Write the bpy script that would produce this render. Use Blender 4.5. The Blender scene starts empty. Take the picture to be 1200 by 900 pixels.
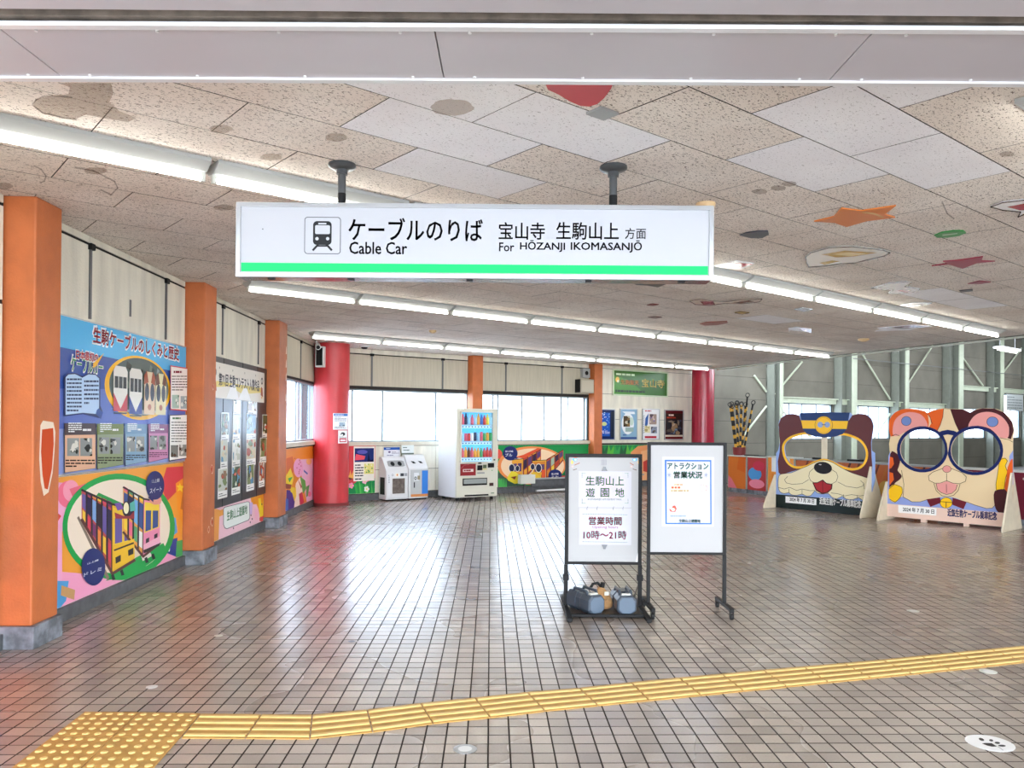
import bpy, bmesh, math, random
from mathutils import Vector, Matrix
from mathutils.geometry import tessellate_polygon
random.seed(7)
sc = bpy.context.scene
C = sc.collection
PI = math.pi
# ---------------------------------------------------------------- camera
FPX, EYE = 950.0, 1.5
PIT, ROL = math.radians(.4), math.radians(.45)
V0 = 499 - FPX*math.tan(PIT)
cam_d = bpy.data.cameras.new('camera'); cam = bpy.data.objects.new('camera', cam_d); C.objects.link(cam)
cam_d.sensor_width = 36; cam_d.lens = 36*FPX/1200; cam_d.shift_y = (V0-450)/1200
cam_d.clip_start = .05; cam_d.clip_end = 500
CAMR = Matrix.Rotation(PI/2+PIT, 4, 'X') @ Matrix.Rotation(ROL, 4, 'Z')
cam.matrix_world = Matrix.Translation((0, 0, EYE)) @ CAMR
sc.camera = cam
# ---------------------------------------------------------------- world, exposure
w = bpy.data.worlds.new('world'); sc.world = w; w.use_nodes = True
nt = w.node_tree; nt.nodes.clear()
wo = nt.nodes.new('ShaderNodeOutputWorld'); bg = nt.nodes.new('ShaderNodeBackground')
tc = nt.nodes.new('ShaderNodeTexCoord'); sx = nt.nodes.new('ShaderNodeSeparateXYZ'); cr = nt.nodes.new('ShaderNodeValToRGB')
nt.links.new(tc.outputs['Generated'], sx.inputs[0]); nt.links.new(sx.outputs['Z'], cr.inputs[0])
cr.color_ramp.elements[0].position = 0; cr.color_ramp.elements[0].color = (.86, .92, 1, 1)
cr.color_ramp.elements[1].position = .9; cr.color_ramp.elements[1].color = (.70, .82, 1, 1)
nt.links.new(cr.outputs[0], bg.inputs[0]); bg.inputs[1].default_value = 7
nt.links.new(bg.outputs[0], wo.inputs[0])
vs = sc.view_settings; vs.view_transform = 'Standard'; vs.look = 'None'; vs.gamma = 1; vs.use_curve_mapping = False
vs.exposure = 1.33
TUBE = 8.0
# ---------------------------------------------------------------- pixel -> place
def ray(u, v):
    return CAMR.to_3x3() @ Vector(((u-600)/FPX, -(v-V0)/FPX, -1))
def onz(u, v, z):
    r = ray(u, v); t = (z-EYE)/r.z
    return Vector((r.x*t, r.y*t, z))
def pix(p):
    q = CAMR.to_3x3().transposed() @ (Vector(p)-Vector((0, 0, EYE)))
    if q.z > -.05: return None
    return (600+FPX*q.x/-q.z, V0-FPX*q.y/-q.z)
class Fr:
    """an upright plane: s along, t up, d out of it towards the room"""
    def __init__(f, p, ang, z=0):
        a = math.radians(ang); f.o = Vector((p[0], p[1], z)); f.e = Vector((math.cos(a), math.sin(a), 0)); f.n = Vector((math.sin(a), -math.cos(a), 0)); f.ang = ang
    def P(f, s, t, d=0): return f.o + f.e*s + Vector((0, 0, t)) + f.n*d
    def px(f, u, v, off=0):
        r = ray(u, v); c = Vector((0, 0, EYE)); k = ((f.o-c).dot(f.n)+off)/r.dot(f.n); q = c+r*k-f.o
        return (q.dot(f.e), q.z)
class FrZ:
    """the underside of a ceiling (s, t in world x, y; d goes down) or a floor (d goes up)"""
    def __init__(f, z, up=False): f.z = z; f.up = 1 if up else -1
    def P(f, s, t, d=0): return Vector((s, t, f.z+f.up*d))
    def px(f, u, v, off=0): q = onz(u, v, f.z); return (q.x, q.y)
# ---------------------------------------------------------------- materials
def lin(c):
    if isinstance(c, str): c = tuple(int(c[i:i+2], 16)/255 for i in (0, 2, 4))
    return tuple(x/12.92 if x <= .04045 else ((x+.055)/1.055)**2.4 for x in c)
_m = {}
def mat(name, col, rough=.6, metal=0, var=.0, vscale=8, bump=0, bscale=60, spec=.5, col2=None, stretch=None, emit=0, contrast=(.35, .65)):
    if name in _m: return _m[name]
    m = bpy.data.materials.new(name); m.use_nodes = True; n = m.node_tree; b = n.nodes['Principled BSDF']
    c = lin(col); b.inputs['Base Color'].default_value = (*c, 1); b.inputs['Roughness'].default_value = rough; b.inputs['Metallic'].default_value = metal
    b.inputs['Specular IOR Level'].default_value = spec
    geo = n.nodes.new('ShaderNodeNewGeometry'); src = geo.outputs['Position']
    if stretch:
        mp = n.nodes.new('ShaderNodeMapping'); mp.inputs['Scale'].default_value = stretch; n.links.new(src, mp.inputs[0]); src = mp.outputs[0]
    if var or col2:
        t = n.nodes.new('ShaderNodeTexNoise'); t.inputs['Scale'].default_value = vscale; t.inputs['Detail'].default_value = 6; n.links.new(src, t.inputs[0])
        r = n.nodes.new('ShaderNodeValToRGB'); r.color_ramp.elements[0].position = contrast[0]; r.color_ramp.elements[1].position = contrast[1]
        c2 = lin(col2) if col2 else tuple(min(1, x*(1+var)) for x in c); c1 = c if col2 else tuple(x*(1-var) for x in c)
        r.color_ramp.elements[0].color = (*c1, 1); r.color_ramp.elements[1].color = (*c2, 1)
        n.links.new(t.outputs['Fac'], r.inputs[0]); n.links.new(r.outputs[0], b.inputs['Base Color'])
    if bump:
        t = n.nodes.new('ShaderNodeTexNoise'); t.inputs['Scale'].default_value = bscale; t.inputs['Detail'].default_value = 4; n.links.new(geo.outputs['Position'], t.inputs[0])
        bp = n.nodes.new('ShaderNodeBump'); bp.inputs['Strength'].default_value = bump; bp.inputs['Distance'].default_value = .01
        n.links.new(t.outputs['Fac'], bp.inputs['Height']); n.links.new(bp.outputs[0], b.inputs['Normal'])
    if emit: b.inputs['Emission Color'].default_value = (*c, 1); b.inputs['Emission Strength'].default_value = emit
    _m[name] = m
    return m
def print_mat(name, rough=.35, emit=0):
    if name in _m: return _m[name]
    m = bpy.data.materials.new(name); m.use_nodes = True; n = m.node_tree; b = n.nodes['Principled BSDF']
    a = n.nodes.new('ShaderNodeAttribute'); a.attribute_name = 'Col'; n.links.new(a.outputs['Color'], b.inputs['Base Color'])
    b.inputs['Roughness'].default_value = rough; b.inputs['Specular IOR Level'].default_value = .25
    if emit: n.links.new(a.outputs['Color'], b.inputs['Emission Color']); b.inputs['Emission Strength'].default_value = emit
    _m[name] = m; return m
PRINT = print_mat('print', .4); PRINT_GLOSS = print_mat('print_gloss', .22); PRINT_MATT = print_mat('print_matt', .7); PRINT_LIT = print_mat('print_lit', .4, .9)
def film(name, alpha):
    m = print_mat(name, .8); m.node_tree.nodes['Principled BSDF'].inputs['Alpha'].default_value = alpha; return m
STAIN = film('stain_film', .4)
def cellmat(name, cols, ang, pw, pl, rough, grain=.07, bump=.05, gscale=90, dirt=None):
    """glazed or stone tiles: one tone per cell of a turned grid, fine grain, soft large-scale wear"""
    m = bpy.data.materials.new(name); m.use_nodes = True; n = m.node_tree; b = n.nodes['Principled BSDF']; L = n.links.new; b.inputs['Specular IOR Level'].default_value = .8; b.inputs['Coat Weight'].default_value = .6; b.inputs['Coat Roughness'].default_value = .22
    g = n.nodes.new('ShaderNodeNewGeometry')
    mp = n.nodes.new('ShaderNodeMapping'); mp.vector_type = 'TEXTURE'; mp.inputs['Rotation'].default_value = (0, 0, ang); mp.inputs['Scale'].default_value = (pw, pl, 1); L(g.outputs['Position'], mp.inputs[0])
    fl = n.nodes.new('ShaderNodeVectorMath'); fl.operation = 'FLOOR'; L(mp.outputs[0], fl.inputs[0])
    sep = n.nodes.new('ShaderNodeSeparateXYZ'); L(fl.outputs[0], sep.inputs[0])
    cmb = n.nodes.new('ShaderNodeCombineXYZ'); L(sep.outputs[0], cmb.inputs[0]); L(sep.outputs[1], cmb.inputs[1])
    wn = n.nodes.new('ShaderNodeTexWhiteNoise'); L(cmb.outputs[0], wn.inputs['Vector'])
    r = n.nodes.new('ShaderNodeValToRGB'); r.color_ramp.elements[0].color = (*lin(cols[0]), 1); r.color_ramp.elements[1].color = (*lin(cols[1]), 1); L(wn.outputs['Value'], r.inputs[0])
    t = n.nodes.new('ShaderNodeTexNoise'); t.inputs['Scale'].default_value = gscale; t.inputs['Detail'].default_value = 5; L(g.outputs['Position'], t.inputs[0])
    t2 = n.nodes.new('ShaderNodeTexNoise'); t2.inputs['Scale'].default_value = .7; t2.inputs['Detail'].default_value = 2; L(g.outputs['Position'], t2.inputs[0])
    mx = n.nodes.new('ShaderNodeMix'); mx.data_type = 'RGBA'; mx.blend_type = 'OVERLAY'; mx.inputs[0].default_value = grain*2; L(r.outputs[0], mx.inputs[6]); L(t.outputs['Fac'], mx.inputs[7])
    mx2 = n.nodes.new('ShaderNodeMix'); mx2.data_type = 'RGBA'; mx2.blend_type = 'OVERLAY'; mx2.inputs[0].default_value = .14; L(mx.outputs[2], mx2.inputs[6]); L(t2.outputs['Fac'], mx2.inputs[7])
    L(mx2.outputs[2], b.inputs['Base Color'])
    mr = n.nodes.new('ShaderNodeMapRange'); mr.inputs[1].default_value = .3; mr.inputs[2].default_value = .7; mr.inputs[3].default_value = rough-.01; mr.inputs[4].default_value = rough+.02; L(t2.outputs['Fac'], mr.inputs[0]); L(mr.outputs[0], b.inputs['Roughness'])
    bp = n.nodes.new('ShaderNodeBump'); bp.inputs['Strength'].default_value = bump; bp.inputs['Distance'].default_value = .004; L(t.outputs['Fac'], bp.inputs['Height']); L(bp.outputs[0], b.inputs['Normal'])
    _m[name] = m; return m
def fissured(name, base, pit, amount, scale, dirt):
    """mineral fibre ceiling board with worm-like pits"""
    m = bpy.data.materials.new(name); m.use_nodes = True; n = m.node_tree; b = n.nodes['Principled BSDF']; L = n.links.new
    g = n.nodes.new('ShaderNodeNewGeometry')
    mp = n.nodes.new('ShaderNodeMapping'); mp.vector_type = 'TEXTURE'; mp.inputs['Rotation'].default_value = (0, 0, math.radians(39.7)); mp.inputs['Scale'].default_value = (1.8, .8, 1); L(g.outputs['Position'], mp.inputs[0])
    t = n.nodes.new('ShaderNodeTexNoise'); t.inputs['Scale'].default_value = scale; t.inputs['Detail'].default_value = 1.5; t.inputs['Distortion'].default_value = 1.2; L(mp.outputs[0], t.inputs[0])
    r = n.nodes.new('ShaderNodeValToRGB'); r.color_ramp.elements[0].position = amount; r.color_ramp.elements[1].position = amount+.035
    r.color_ramp.elements[0].color = (0, 0, 0, 1); r.color_ramp.elements[1].color = (1, 1, 1, 1); L(t.outputs['Fac'], r.inputs[0])
    t2 = n.nodes.new('ShaderNodeTexNoise'); t2.inputs['Scale'].default_value = 1.3; t2.inputs['Detail'].default_value = 7; L(g.outputs['Position'], t2.inputs[0])
    r2 = n.nodes.new('ShaderNodeValToRGB'); r2.color_ramp.elements[0].position = .35; r2.color_ramp.elements[1].position = .6
    r2.color_ramp.elements[0].color = (*lin(dirt), 1); r2.color_ramp.elements[1].color = (*lin(base), 1); L(t2.outputs['Fac'], r2.inputs[0])
    mx = n.nodes.new('ShaderNodeMix'); mx.data_type = 'RGBA'; L(r.outputs[0], mx.inputs[0]); mx.inputs[6].default_value = (*lin(pit), 1); L(r2.outputs[0], mx.inputs[7]); L(mx.outputs[2], b.inputs['Base Color'])
    bp = n.nodes.new('ShaderNodeBump'); bp.inputs['Strength'].default_value = .5; bp.inputs['Distance'].default_value = .004; L(r.outputs[0], bp.inputs['Height']); L(bp.outputs[0], b.inputs['Normal'])
    b.inputs['Roughness'].default_value = .9
    _m[name] = m; return m
FG = math.radians(1.5)                                  # the floor grid is turned this much
M_floor = cellmat('floor_tile', ('968a81', 'b4a79b'), FG, .1013, .1095, .27)
M_ceil_old = fissured('old_ceiling_board', 'eee6dd', '6b5a4e', .36, 95, 'e0d4c9')
M_ceil_new = fissured('new_ceiling_board', 'f4f3f5', 'aaa5a7', .32, 110, 'ebe9ec')
M_joint = mat('joint_dark', '2e2a27', .95)  # one dark tone for joints and the backing behind panels and boards
M_conc = mat('precast_panel', 'e9e4d4', .85, var=.10, vscale=2.2, bump=.5, bscale=55, stretch=(3, 3, .5))
M_conc2 = mat('ribbed_panel', 'bdb5a2', .85, var=.07, vscale=6, bump=.2, bscale=40, stretch=(6, 6, .3))
M_conc3 = mat('bay_panel', '716d61', .9, var=.12, vscale=1.4, bump=.3, bscale=30)
M_orange = mat('orange_paint', 'c06a38', .55, var=.08, vscale=6, bump=.25, bscale=70)
M_orange_dk = mat('bare_orange_patch', 'c4491c', .6, var=.1)
M_chip = mat('chipped_plaster', 'ddd4c6', .9)
M_red = mat('red_paint', 'c23238', .38, var=.06, vscale=5, bump=.15, bscale=40)
M_red2 = mat('glossy_red_paint', 'b51f3c', .2, var=.05, vscale=5)
M_stone = mat('grey_stone', '8b9099', .6, col2='5b5f66', vscale=9, bump=.2, contrast=(.4, .62))
M_base = mat('dark_base', '55575a', .5, var=.2, vscale=12, bump=.1)
M_alu = mat('aluminium', 'b9bcbf', .3, .85)
M_alu_w = mat('pale_frame', '8d989b', .45, .3)
M_sill = mat('sill_wood', 'cfc7b4', .5, var=.05)
M_white = mat('white_enamel', 'dcdddd', .35)
M_offw = mat('off_white', 'd2d3c9', .4)
M_black = mat('black_metal', '0e0e10', .5, 0, spec=.25)
M_rubber = mat('black_rubber', '141414', .7)
M_soffit = mat('soffit_panel', 'bcb6ba', .35, var=.03, vscale=1)
M_soffit_e = mat('soffit_edge', 'e4e3e4', .3, .2)
M_groove = mat('soffit_groove', '84796f', .8, var=.25, vscale=14)
M_steel = mat('pale_green_steel', 'bcc4ac', .5, var=.04)
M_steel_w = mat('grey_green_web', '73776c', .6, var=.05)
M_grey = mat('grey_enamel', '9b9d9c', .4)
M_pipe = mat('grey_pipe', '66686a', .35, .5)
M_tact = mat('tactile_yellow', 'c2964f', .6, var=.12, vscale=14, bump=.2, bscale=120)
M_tact_hi = mat('tactile_ridge_highlight', 'e0c07a', .5, var=.06, vscale=20)  # raised bars and studs coloured lighter as a painted highlight
M_screw = mat('screw_head', 'f2f2f2', .3, .4)
def glass(name, frost, col='eaf0f5'):
    m = bpy.data.materials.new(name); m.use_nodes = True; n = m.node_tree; n.nodes.clear()
    o = n.nodes.new('ShaderNodeOutputMaterial'); tr = n.nodes.new('ShaderNodeBsdfTransparent'); tl = n.nodes.new('ShaderNodeBsdfTranslucent'); gl = n.nodes.new('ShaderNodeBsdfGlossy')
    gl.inputs['Roughness'].default_value = .05; tl.inputs[0].default_value = (*lin(col), 1); tr.inputs[0].default_value = (*lin(col), 1)
    a = n.nodes.new('ShaderNodeMixShader'); a.inputs[0].default_value = frost; n.links.new(tr.outputs[0], a.inputs[1]); n.links.new(tl.outputs[0], a.inputs[2])
    bm_ = n.nodes.new('ShaderNodeMixShader'); bm_.inputs[0].default_value = .05; n.links.new(a.outputs[0], bm_.inputs[1]); n.links.new(gl.outputs[0], bm_.inputs[2]); n.links.new(bm_.outputs[0], o.inputs[0])
    _m[name] = m; return m
M_glass = glass('clear_glass', .02); M_frost = glass('frosted_glass', .45)
M_tube = mat('lit_tube', 'fffdf4', .4, emit=TUBE)
# ---------------------------------------------------------------- mesh building
class MB:
    def __init__(s): s.v = []; s.f = []; s.m = []; s.mats = []
    def mi(s, m):
        if m not in s.mats: s.mats.append(m)
        return s.mats.index(m)
    def add(s, vs_, fs_, m):
        k = len(s.v); s.v += [tuple(p) for p in vs_]; s.f += [tuple(k+i for i in f) for f in fs_]; s.m += [s.mi(m)]*len(fs_); return s
    def box(s, x0, x1, y0, y1, z0, z1, m, xf=None):
        p = [Vector(q) for q in ((x0, y0, z0), (x1, y0, z0), (x1, y1, z0), (x0, y1, z0), (x0, y0, z1), (x1, y0, z1), (x1, y1, z1), (x0, y1, z1))]
        if xf: p = [xf(q) for q in p]
        return s.add(p, ((0, 3, 2, 1), (4, 5, 6, 7), (0, 1, 5, 4), (1, 2, 6, 5), (2, 3, 7, 6), (3, 0, 4, 7)), m)
    def fbox(s, F, s0, s1, t0, t1, d0, d1, m):
        return s.box(s0, s1, t0, t1, d0, d1, m, lambda q: F.P(q.x, q.y, q.z))
    def prism(s, pts, fn, d0, d1, m, holes=(), side=None):
        """outline pts (2D) extruded between depth d0 and d1; fn(a, b, d) gives the point"""
        loops = [list(pts)]+[list(h) for h in holes]; flat = [q for l in loops for q in l]; n = len(flat)
        tri = tessellate_polygon([[Vector((a, b, 0)) for a, b in l] for l in loops])
        vs_ = [fn(a, b, d0) for a, b in flat]+[fn(a, b, d1) for a, b in flat]
        fs_ = [tuple(t) for t in tri]+[tuple(n+i for i in reversed(t)) for t in tri]; k = 0
        for l in loops:
            for i in range(len(l)):
                a, b = k+i, k+(i+1) % len(l); fs_.append((a, b, n+b, n+a))
            k += len(l)
        s.add(vs_, fs_, m)
        if side is not None:
            for q in range(len(s.m)-len(fs_)+2*len(tri), len(s.m)): s.m[q] = s.mi(side)
        return s
    def cyl(s, p0, p1, r, m, n=16, r1=None, cap=True):
        p0, p1 = Vector(p0), Vector(p1); r1 = r if r1 is None else r1; z = (p1-p0).normalized()
        x = z.orthogonal().normalized(); y = z.cross(x)
        ring = lambda p, q: [p+(x*math.cos(2*PI*i/n)+y*math.sin(2*PI*i/n))*q for i in range(n)]
        fs_ = [(i, (i+1) % n, n+(i+1) % n, n+i) for i in range(n)]
        if cap: fs_ += [tuple(range(n))[::-1], tuple(range(n, 2*n))]
        return s.add(ring(p0, r)+ring(p1, r1), fs_, m)
    def tube(s, pts, r, m, n=8, rs=None):
        pts = [Vector(p) for p in pts]; vs_ = []; fs_ = []; x = None
        for i, p in enumerate(pts):
            z = (pts[min(i+1, len(pts)-1)]-pts[max(i-1, 0)]).normalized()
            x = z.orthogonal().normalized() if x is None else (x-z*x.dot(z)).normalized(); y = z.cross(x); q = rs[i] if rs else r
            vs_ += [p+(x*math.cos(2*PI*k/n)+y*math.sin(2*PI*k/n))*q for k in range(n)]
            if i: fs_ += [((i-1)*n+k, (i-1)*n+(k+1) % n, i*n+(k+1) % n, i*n+k) for k in range(n)]
        fs_ += [tuple(range(n))[::-1], tuple(range(len(vs_)-n, len(vs_)))]
        return s.add(vs_, fs_, m)
    def lathe(s, prof, c, m, n=24, axis='Z'):
        vs_ = []; fs_ = []; c = Vector(c)
        for r, z in prof:
            vs_ += [c+Vector((r*math.cos(2*PI*k/n), r*math.sin(2*PI*k/n), z)) for k in range(n)]
        for i in range(len(prof)-1): fs_ += [(i*n+k, i*n+(k+1) % n, (i+1)*n+(k+1) % n, (i+1)*n+k) for k in range(n)]
        fs_ += [tuple(range(n))[::-1], tuple(range(len(vs_)-n, len(vs_)))]
        return s.add(vs_, fs_, m)
    def loft(s, rings, m):
        n = len(rings[0]); vs_ = [p for r in rings for p in r]; fs_ = []
        for i in range(len(rings)-1): fs_ += [(i*n+k, i*n+(k+1) % n, (i+1)*n+(k+1) % n, (i+1)*n+k) for k in range(n)]
        fs_ += [tuple(range(n))[::-1], tuple(range(len(vs_)-n, len(vs_)))]
        return s.add(vs_, fs_, m)
    def build(s, name, parent=None, bevel=0, smooth=False, local=False, sub=0, fix=True, rot=0):
        me = bpy.data.meshes.new(name)
        if parent is not None: M = WM[parent.name]
        elif local: M = Matrix.Identity(4)
        else:
            R_ = Matrix.Rotation(-rot, 4, 'Z'); q = [R_ @ Vector(v) for v in s.v]
            lo = [min(p[i] for p in q) for i in range(3)]; hi = [max(p[i] for p in q) for i in range(3)]
            M = Matrix.Translation(R_.inverted() @ Vector(((lo[0]+hi[0])/2, (lo[1]+hi[1])/2, lo[2]))) @ R_.inverted()
        Mi = Matrix.Identity(4) if local else M.inverted()
        me.from_pydata([tuple(Mi @ Vector(v)) for v in s.v], [], s.f)
        for m in s.mats: me.materials.append(m)
        me.polygons.foreach_set('material_index', s.m)
        if fix and len(s.f) < 60000:
            b = bmesh.new(); b.from_mesh(me); bmesh.ops.recalc_face_normals(b, faces=b.faces); b.to_mesh(me); b.free()
        if smooth:
            me.polygons.foreach_set('use_smooth', [True]*len(me.polygons)); me.set_sharp_from_angle(angle=math.radians(35))
        o = bpy.data.objects.new(name, me); C.objects.link(o)
        WM[o.name] = M; WORLD[o.name] = tuple(M.translation)
        if parent is not None: o.parent = parent
        else: o.location = M.translation; o.rotation_euler = (0, 0, rot)
        if bevel:
            bv = o.modifiers.new('bevel', 'BEVEL'); bv.width = bevel; bv.segments = 2; bv.limit_method = 'ANGLE'; bv.angle_limit = math.radians(40)
        if sub:
            sb = o.modifiers.new('sub', 'SUBSURF'); sb.levels = sub; sb.render_levels = sub
        return o
WORLD = {}; WM = {}
def tag(o, label, cat, group=None, kind=None):
    o['label'] = label; o['category'] = cat
    if group: o['group'] = group
    if kind: o['kind'] = kind
    return o
def thing(name, label, cat, loc=(0, 0, 0), rot=0, group=None, kind=None):
    o = bpy.data.objects.new(name, None); C.objects.link(o); o.empty_display_size = .1
    o.location = loc; o.rotation_euler = (0, 0, rot)
    WM[o.name] = Matrix.Translation(Vector(loc)) @ Matrix.Rotation(rot, 4, 'Z'); WORLD[o.name] = tuple(loc)
    return tag(o, label, cat, group, kind)
def struct(o, label, cat): return tag(o, label, cat, kind='structure')
def copy_tree(o, loc=None, rot=None, parent=None, label=None):
    c = o.copy(); C.objects.link(c)
    if parent is not None: c.parent = parent
    if loc is not None: c.location = loc
    if rot is not None: c.rotation_euler = (0, 0, rot)
    if label: c['label'] = label
    for ch in o.children: copy_tree(ch, parent=c)
    return c
# ---------------------------------------------------------------- flat print
_txt = {}
def text_tris(body, bold):
    key = (body, bold)
    if key not in _txt:
        c = bpy.data.curves.new('t', 'FONT'); c.body = body; c.resolution_u = 2; c.fill_mode = 'FRONT'
        o = bpy.data.objects.new('t', c); me = bpy.data.meshes.new_from_object(o); me.calc_loop_triangles()
        v = [(p.co.x, p.co.y) for p in me.vertices]; t = [tuple(q.vertices) for q in me.loop_triangles]
        xs = [p[0] for p in v]; ys = [p[1] for p in v]; x0, x1, y0, y1 = min(xs), max(xs), min(ys), max(ys)
        _txt[key] = ([((a-x0)/(x1-x0), (b-y0)/(y1-y0)) for a, b in v], t)
        bpy.data.objects.remove(o); bpy.data.curves.remove(c); bpy.data.meshes.remove(me)
    return _txt[key]
def clip(poly, x0, x1, y0, y1):
    for ax, val, sg in ((0, x0, 1), (0, x1, -1), (1, y0, 1), (1, y1, -1)):
        out = []
        for i in range(len(poly)):
            a, b = poly[i-1], poly[i]; da, db = (a[ax]-val)*sg, (b[ax]-val)*sg
            if (da >= 0) != (db >= 0):
                k = da/(da-db); out.append((a[0]+(b[0]-a[0])*k, a[1]+(b[1]-a[1])*k))
            if db >= 0: out.append(b)
        poly = out
        if not poly: return poly
    return poly
def sm(pts, n=3):
    out = []; N = len(pts)
    for i in range(N):
        p0, p1, p2, p3 = pts[i-1], pts[i], pts[(i+1) % N], pts[(i+2) % N]
        for k in range(n):
            t = k/n; t2, t3 = t*t, t*t*t
            out.append(tuple(.5*((2*p1[j])+(p2[j]-p0[j])*t+(2*p0[j]-5*p1[j]+4*p2[j]-p3[j])*t2+(3*p1[j]-p0[j]-3*p2[j]+p3[j])*t3) for j in (0, 1)))
    return out
class Art:
    """flat printed shapes, each a hair above the last; coordinates through self.map"""
    def __init__(a, F, rect, d=.0, step=.00015, mp=None):
        a.F = F; a.rect = rect; a.d = d; a.step = step; a.v = []; a.f = []; a.c = []; a.map = mp or (lambda u, v: (u, v))
    def crop(a, x0, y0, k): a.map = lambda u, v: a.F.px(x0+u/k, y0+v/k); return a
    def raw(a): a.map = lambda u, v: (u, v); return a
    def tri(a, pts, col):
        if a.rect: pts = clip(pts, *a.rect)
        if len(pts) < 3: return
        k = len(a.v); a.v += [a.F.P(p[0], p[1], a.d) for p in pts]; a.f.append(tuple(range(k, k+len(pts)))); a.c.append(col)
    def poly(a, pts, col, holes=(), up=True):
        loops = [[a.map(*p) for p in pts]]+[[a.map(*p) for p in h] for h in holes]; flat = [q for l in loops for q in l]; c = lin(col)
        for t in tessellate_polygon([[Vector((x, y, 0)) for x, y in l] for l in loops]): a.tri([flat[i] for i in t], c)
        if up: a.d += a.step
        return a
    def quad(a, u0, v0, u1, v1, col): return a.poly([(u0, v0), (u1, v0), (u1, v1), (u0, v1)], col)
    def ell(a, cx, cy, rx, ry, col, rot=0, n=28, hole=0):
        c, s = math.cos(rot), math.sin(rot)
        ring = lambda k: [(cx+k*rx*math.cos(2*PI*i/n)*c-k*ry*math.sin(2*PI*i/n)*s, cy+k*rx*math.cos(2*PI*i/n)*s+k*ry*math.sin(2*PI*i/n)*c) for i in range(n)]
        return a.poly(ring(1), col, [ring(hole)] if hole else ())
    def line(a, pts, wd, col):
        for p, q in zip(pts, pts[1:]):
            dx, dy = q[0]-p[0], q[1]-p[1]; l = math.hypot(dx, dy) or 1; nx, ny = -dy/l*wd/2, dx/l*wd/2; ex, ey = dx/l*wd*.3, dy/l*wd*.3
            a.poly([(p[0]-nx-ex, p[1]-ny-ey), (q[0]-nx+ex, q[1]-ny+ey), (q[0]+nx+ex, q[1]+ny+ey), (p[0]+nx-ex, p[1]+ny-ey)], col, up=False)
        a.d += a.step; return a
    def text(a, body, bl, tr, col, bold=0.0, up=True):
        """bl, tr: bottom-left and top-right corner of the inked box"""
        v, t = text_tris(body, 0); (s0, t0), (s1, t1) = a.map(*bl), a.map(*tr); c = lin(col)
        k = bold*abs(t1-t0)*.75
        for ox, oy in (((-k, -k), (k, k), (-k, k), (k, -k)) if bold > .004 else ((0, 0),)):
            P = [(s0+(s1-s0)*x+ox, t0+(t1-t0)*y+oy) for x, y in v]
            for q in t: a.tri([P[i] for i in q], c)
        if up: a.d += a.step
        return a
    def lines(a, u0, v0, u1, v1, n, col, fill=.55, brk=7):
        """rows of print too small to read"""
        for i in range(n):
            y = v0+(v1-v0)*(i+.5)/n; h = (v1-v0)/n*fill/2; x = u0; end = u0+(u1-u0)*(1 if i < n-1 else random.uniform(.3, .8))
            while x < end:
                l = (u1-u0)/brk*random.uniform(.4, 1.3); x2 = min(x+l, end); a.poly([(x, y-h), (x2, y-h), (x2, y+h), (x, y+h)], col, up=False); x = x2+(u1-u0)/brk*.12
        a.d += a.step; return a
    def photo(a, u0, v0, u1, v1, cols, nx=5, ny=4, blobs=5, border=None, keep=False):
        d0 = a.d
        if border:
            bx, by = (u1-u0)*.05, (v1-v0)*.05; a.quad(u0-bx, v0-by, u1+bx, v1+by, border)
        a.quad(u0, v0, u1, v1, cols[0])
        for i in range(blobs):
            cx, cy = random.uniform(u0, u1), random.uniform(v0, v1); rx, ry = (u1-u0)*random.uniform(.08, .3), (v1-v0)*random.uniform(.06, .25)
            pts = [(min(max(cx+rx*math.cos(k*PI/4)*random.uniform(.6, 1.2), min(u0, u1)), max(u0, u1)), min(max(cy+ry*math.sin(k*PI/4)*random.uniform(.6, 1.2), min(v0, v1)), max(v0, v1))) for k in range(8)]
            a.poly(pts, random.choice(cols[1:]))
        if not keep: a.d = d0
        return a
    def build(a, name, parent, m=None):
        me = bpy.data.meshes.new(name); M = WM[parent.name]; Mi = M.inverted()
        me.from_pydata([tuple(Mi @ v) for v in a.v], [], a.f); me.materials.append(m or PRINT)
        at = me.attributes.new('Col', 'FLOAT_COLOR', 'CORNER'); vals = []
        for f, c in zip(a.f, a.c): vals += [c[0], c[1], c[2], 1.0]*len(f)
        at.data.foreach_set('color', vals)
        o = bpy.data.objects.new(name, me); C.objects.link(o)
        if parent is not None: o.parent = parent
        WM[o.name] = M; WORLD[o.name] = tuple(M.translation)
        return o
# ================================================================ STRUCTURE
H = 3.0
L = Fr((-3.304, 3.0), 91.83)                # left wall
B = Fr((-3.7, 15.45), 36.2)                 # back wall
EA = Vector((5.0, 20.75)); EB = Vector((8.05, 12.75)); EU = (EB-EA).normalized()   # edge of the low ceiling
E1 = Vector((math.cos(math.radians(39.7)), math.sin(math.radians(39.7)))); E2 = Vector((E1.y, -E1.x))
def inside(p, poly):
    r = False
    for i in range(len(poly)):
        a, b = poly[i-1], poly[i]
        if (a[1] > p[1]) != (b[1] > p[1]) and p[0] < (b[0]-a[0])*(p[1]-a[1])/(b[1]-a[1])+a[0]: r = not r
    return r
def clip_convex(poly, conv):
    for i in range(len(conv)):
        a, b = conv[i-1], conv[i]; out = []
        sd = lambda p: (b[0]-a[0])*(p[1]-a[1])-(b[1]-a[1])*(p[0]-a[0])
        for j in range(len(poly)):
            p, q = poly[j-1], poly[j]; dp, dq = sd(p), sd(q)
            if (dp >= 0) != (dq >= 0):
                k = dp/(dp-dq); out.append((p[0]+(q[0]-p[0])*k, p[1]+(q[1]-p[1])*k))
            if dq >= 0: out.append(q)
        poly = out
        if len(poly) < 3: return []
    return poly
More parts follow.
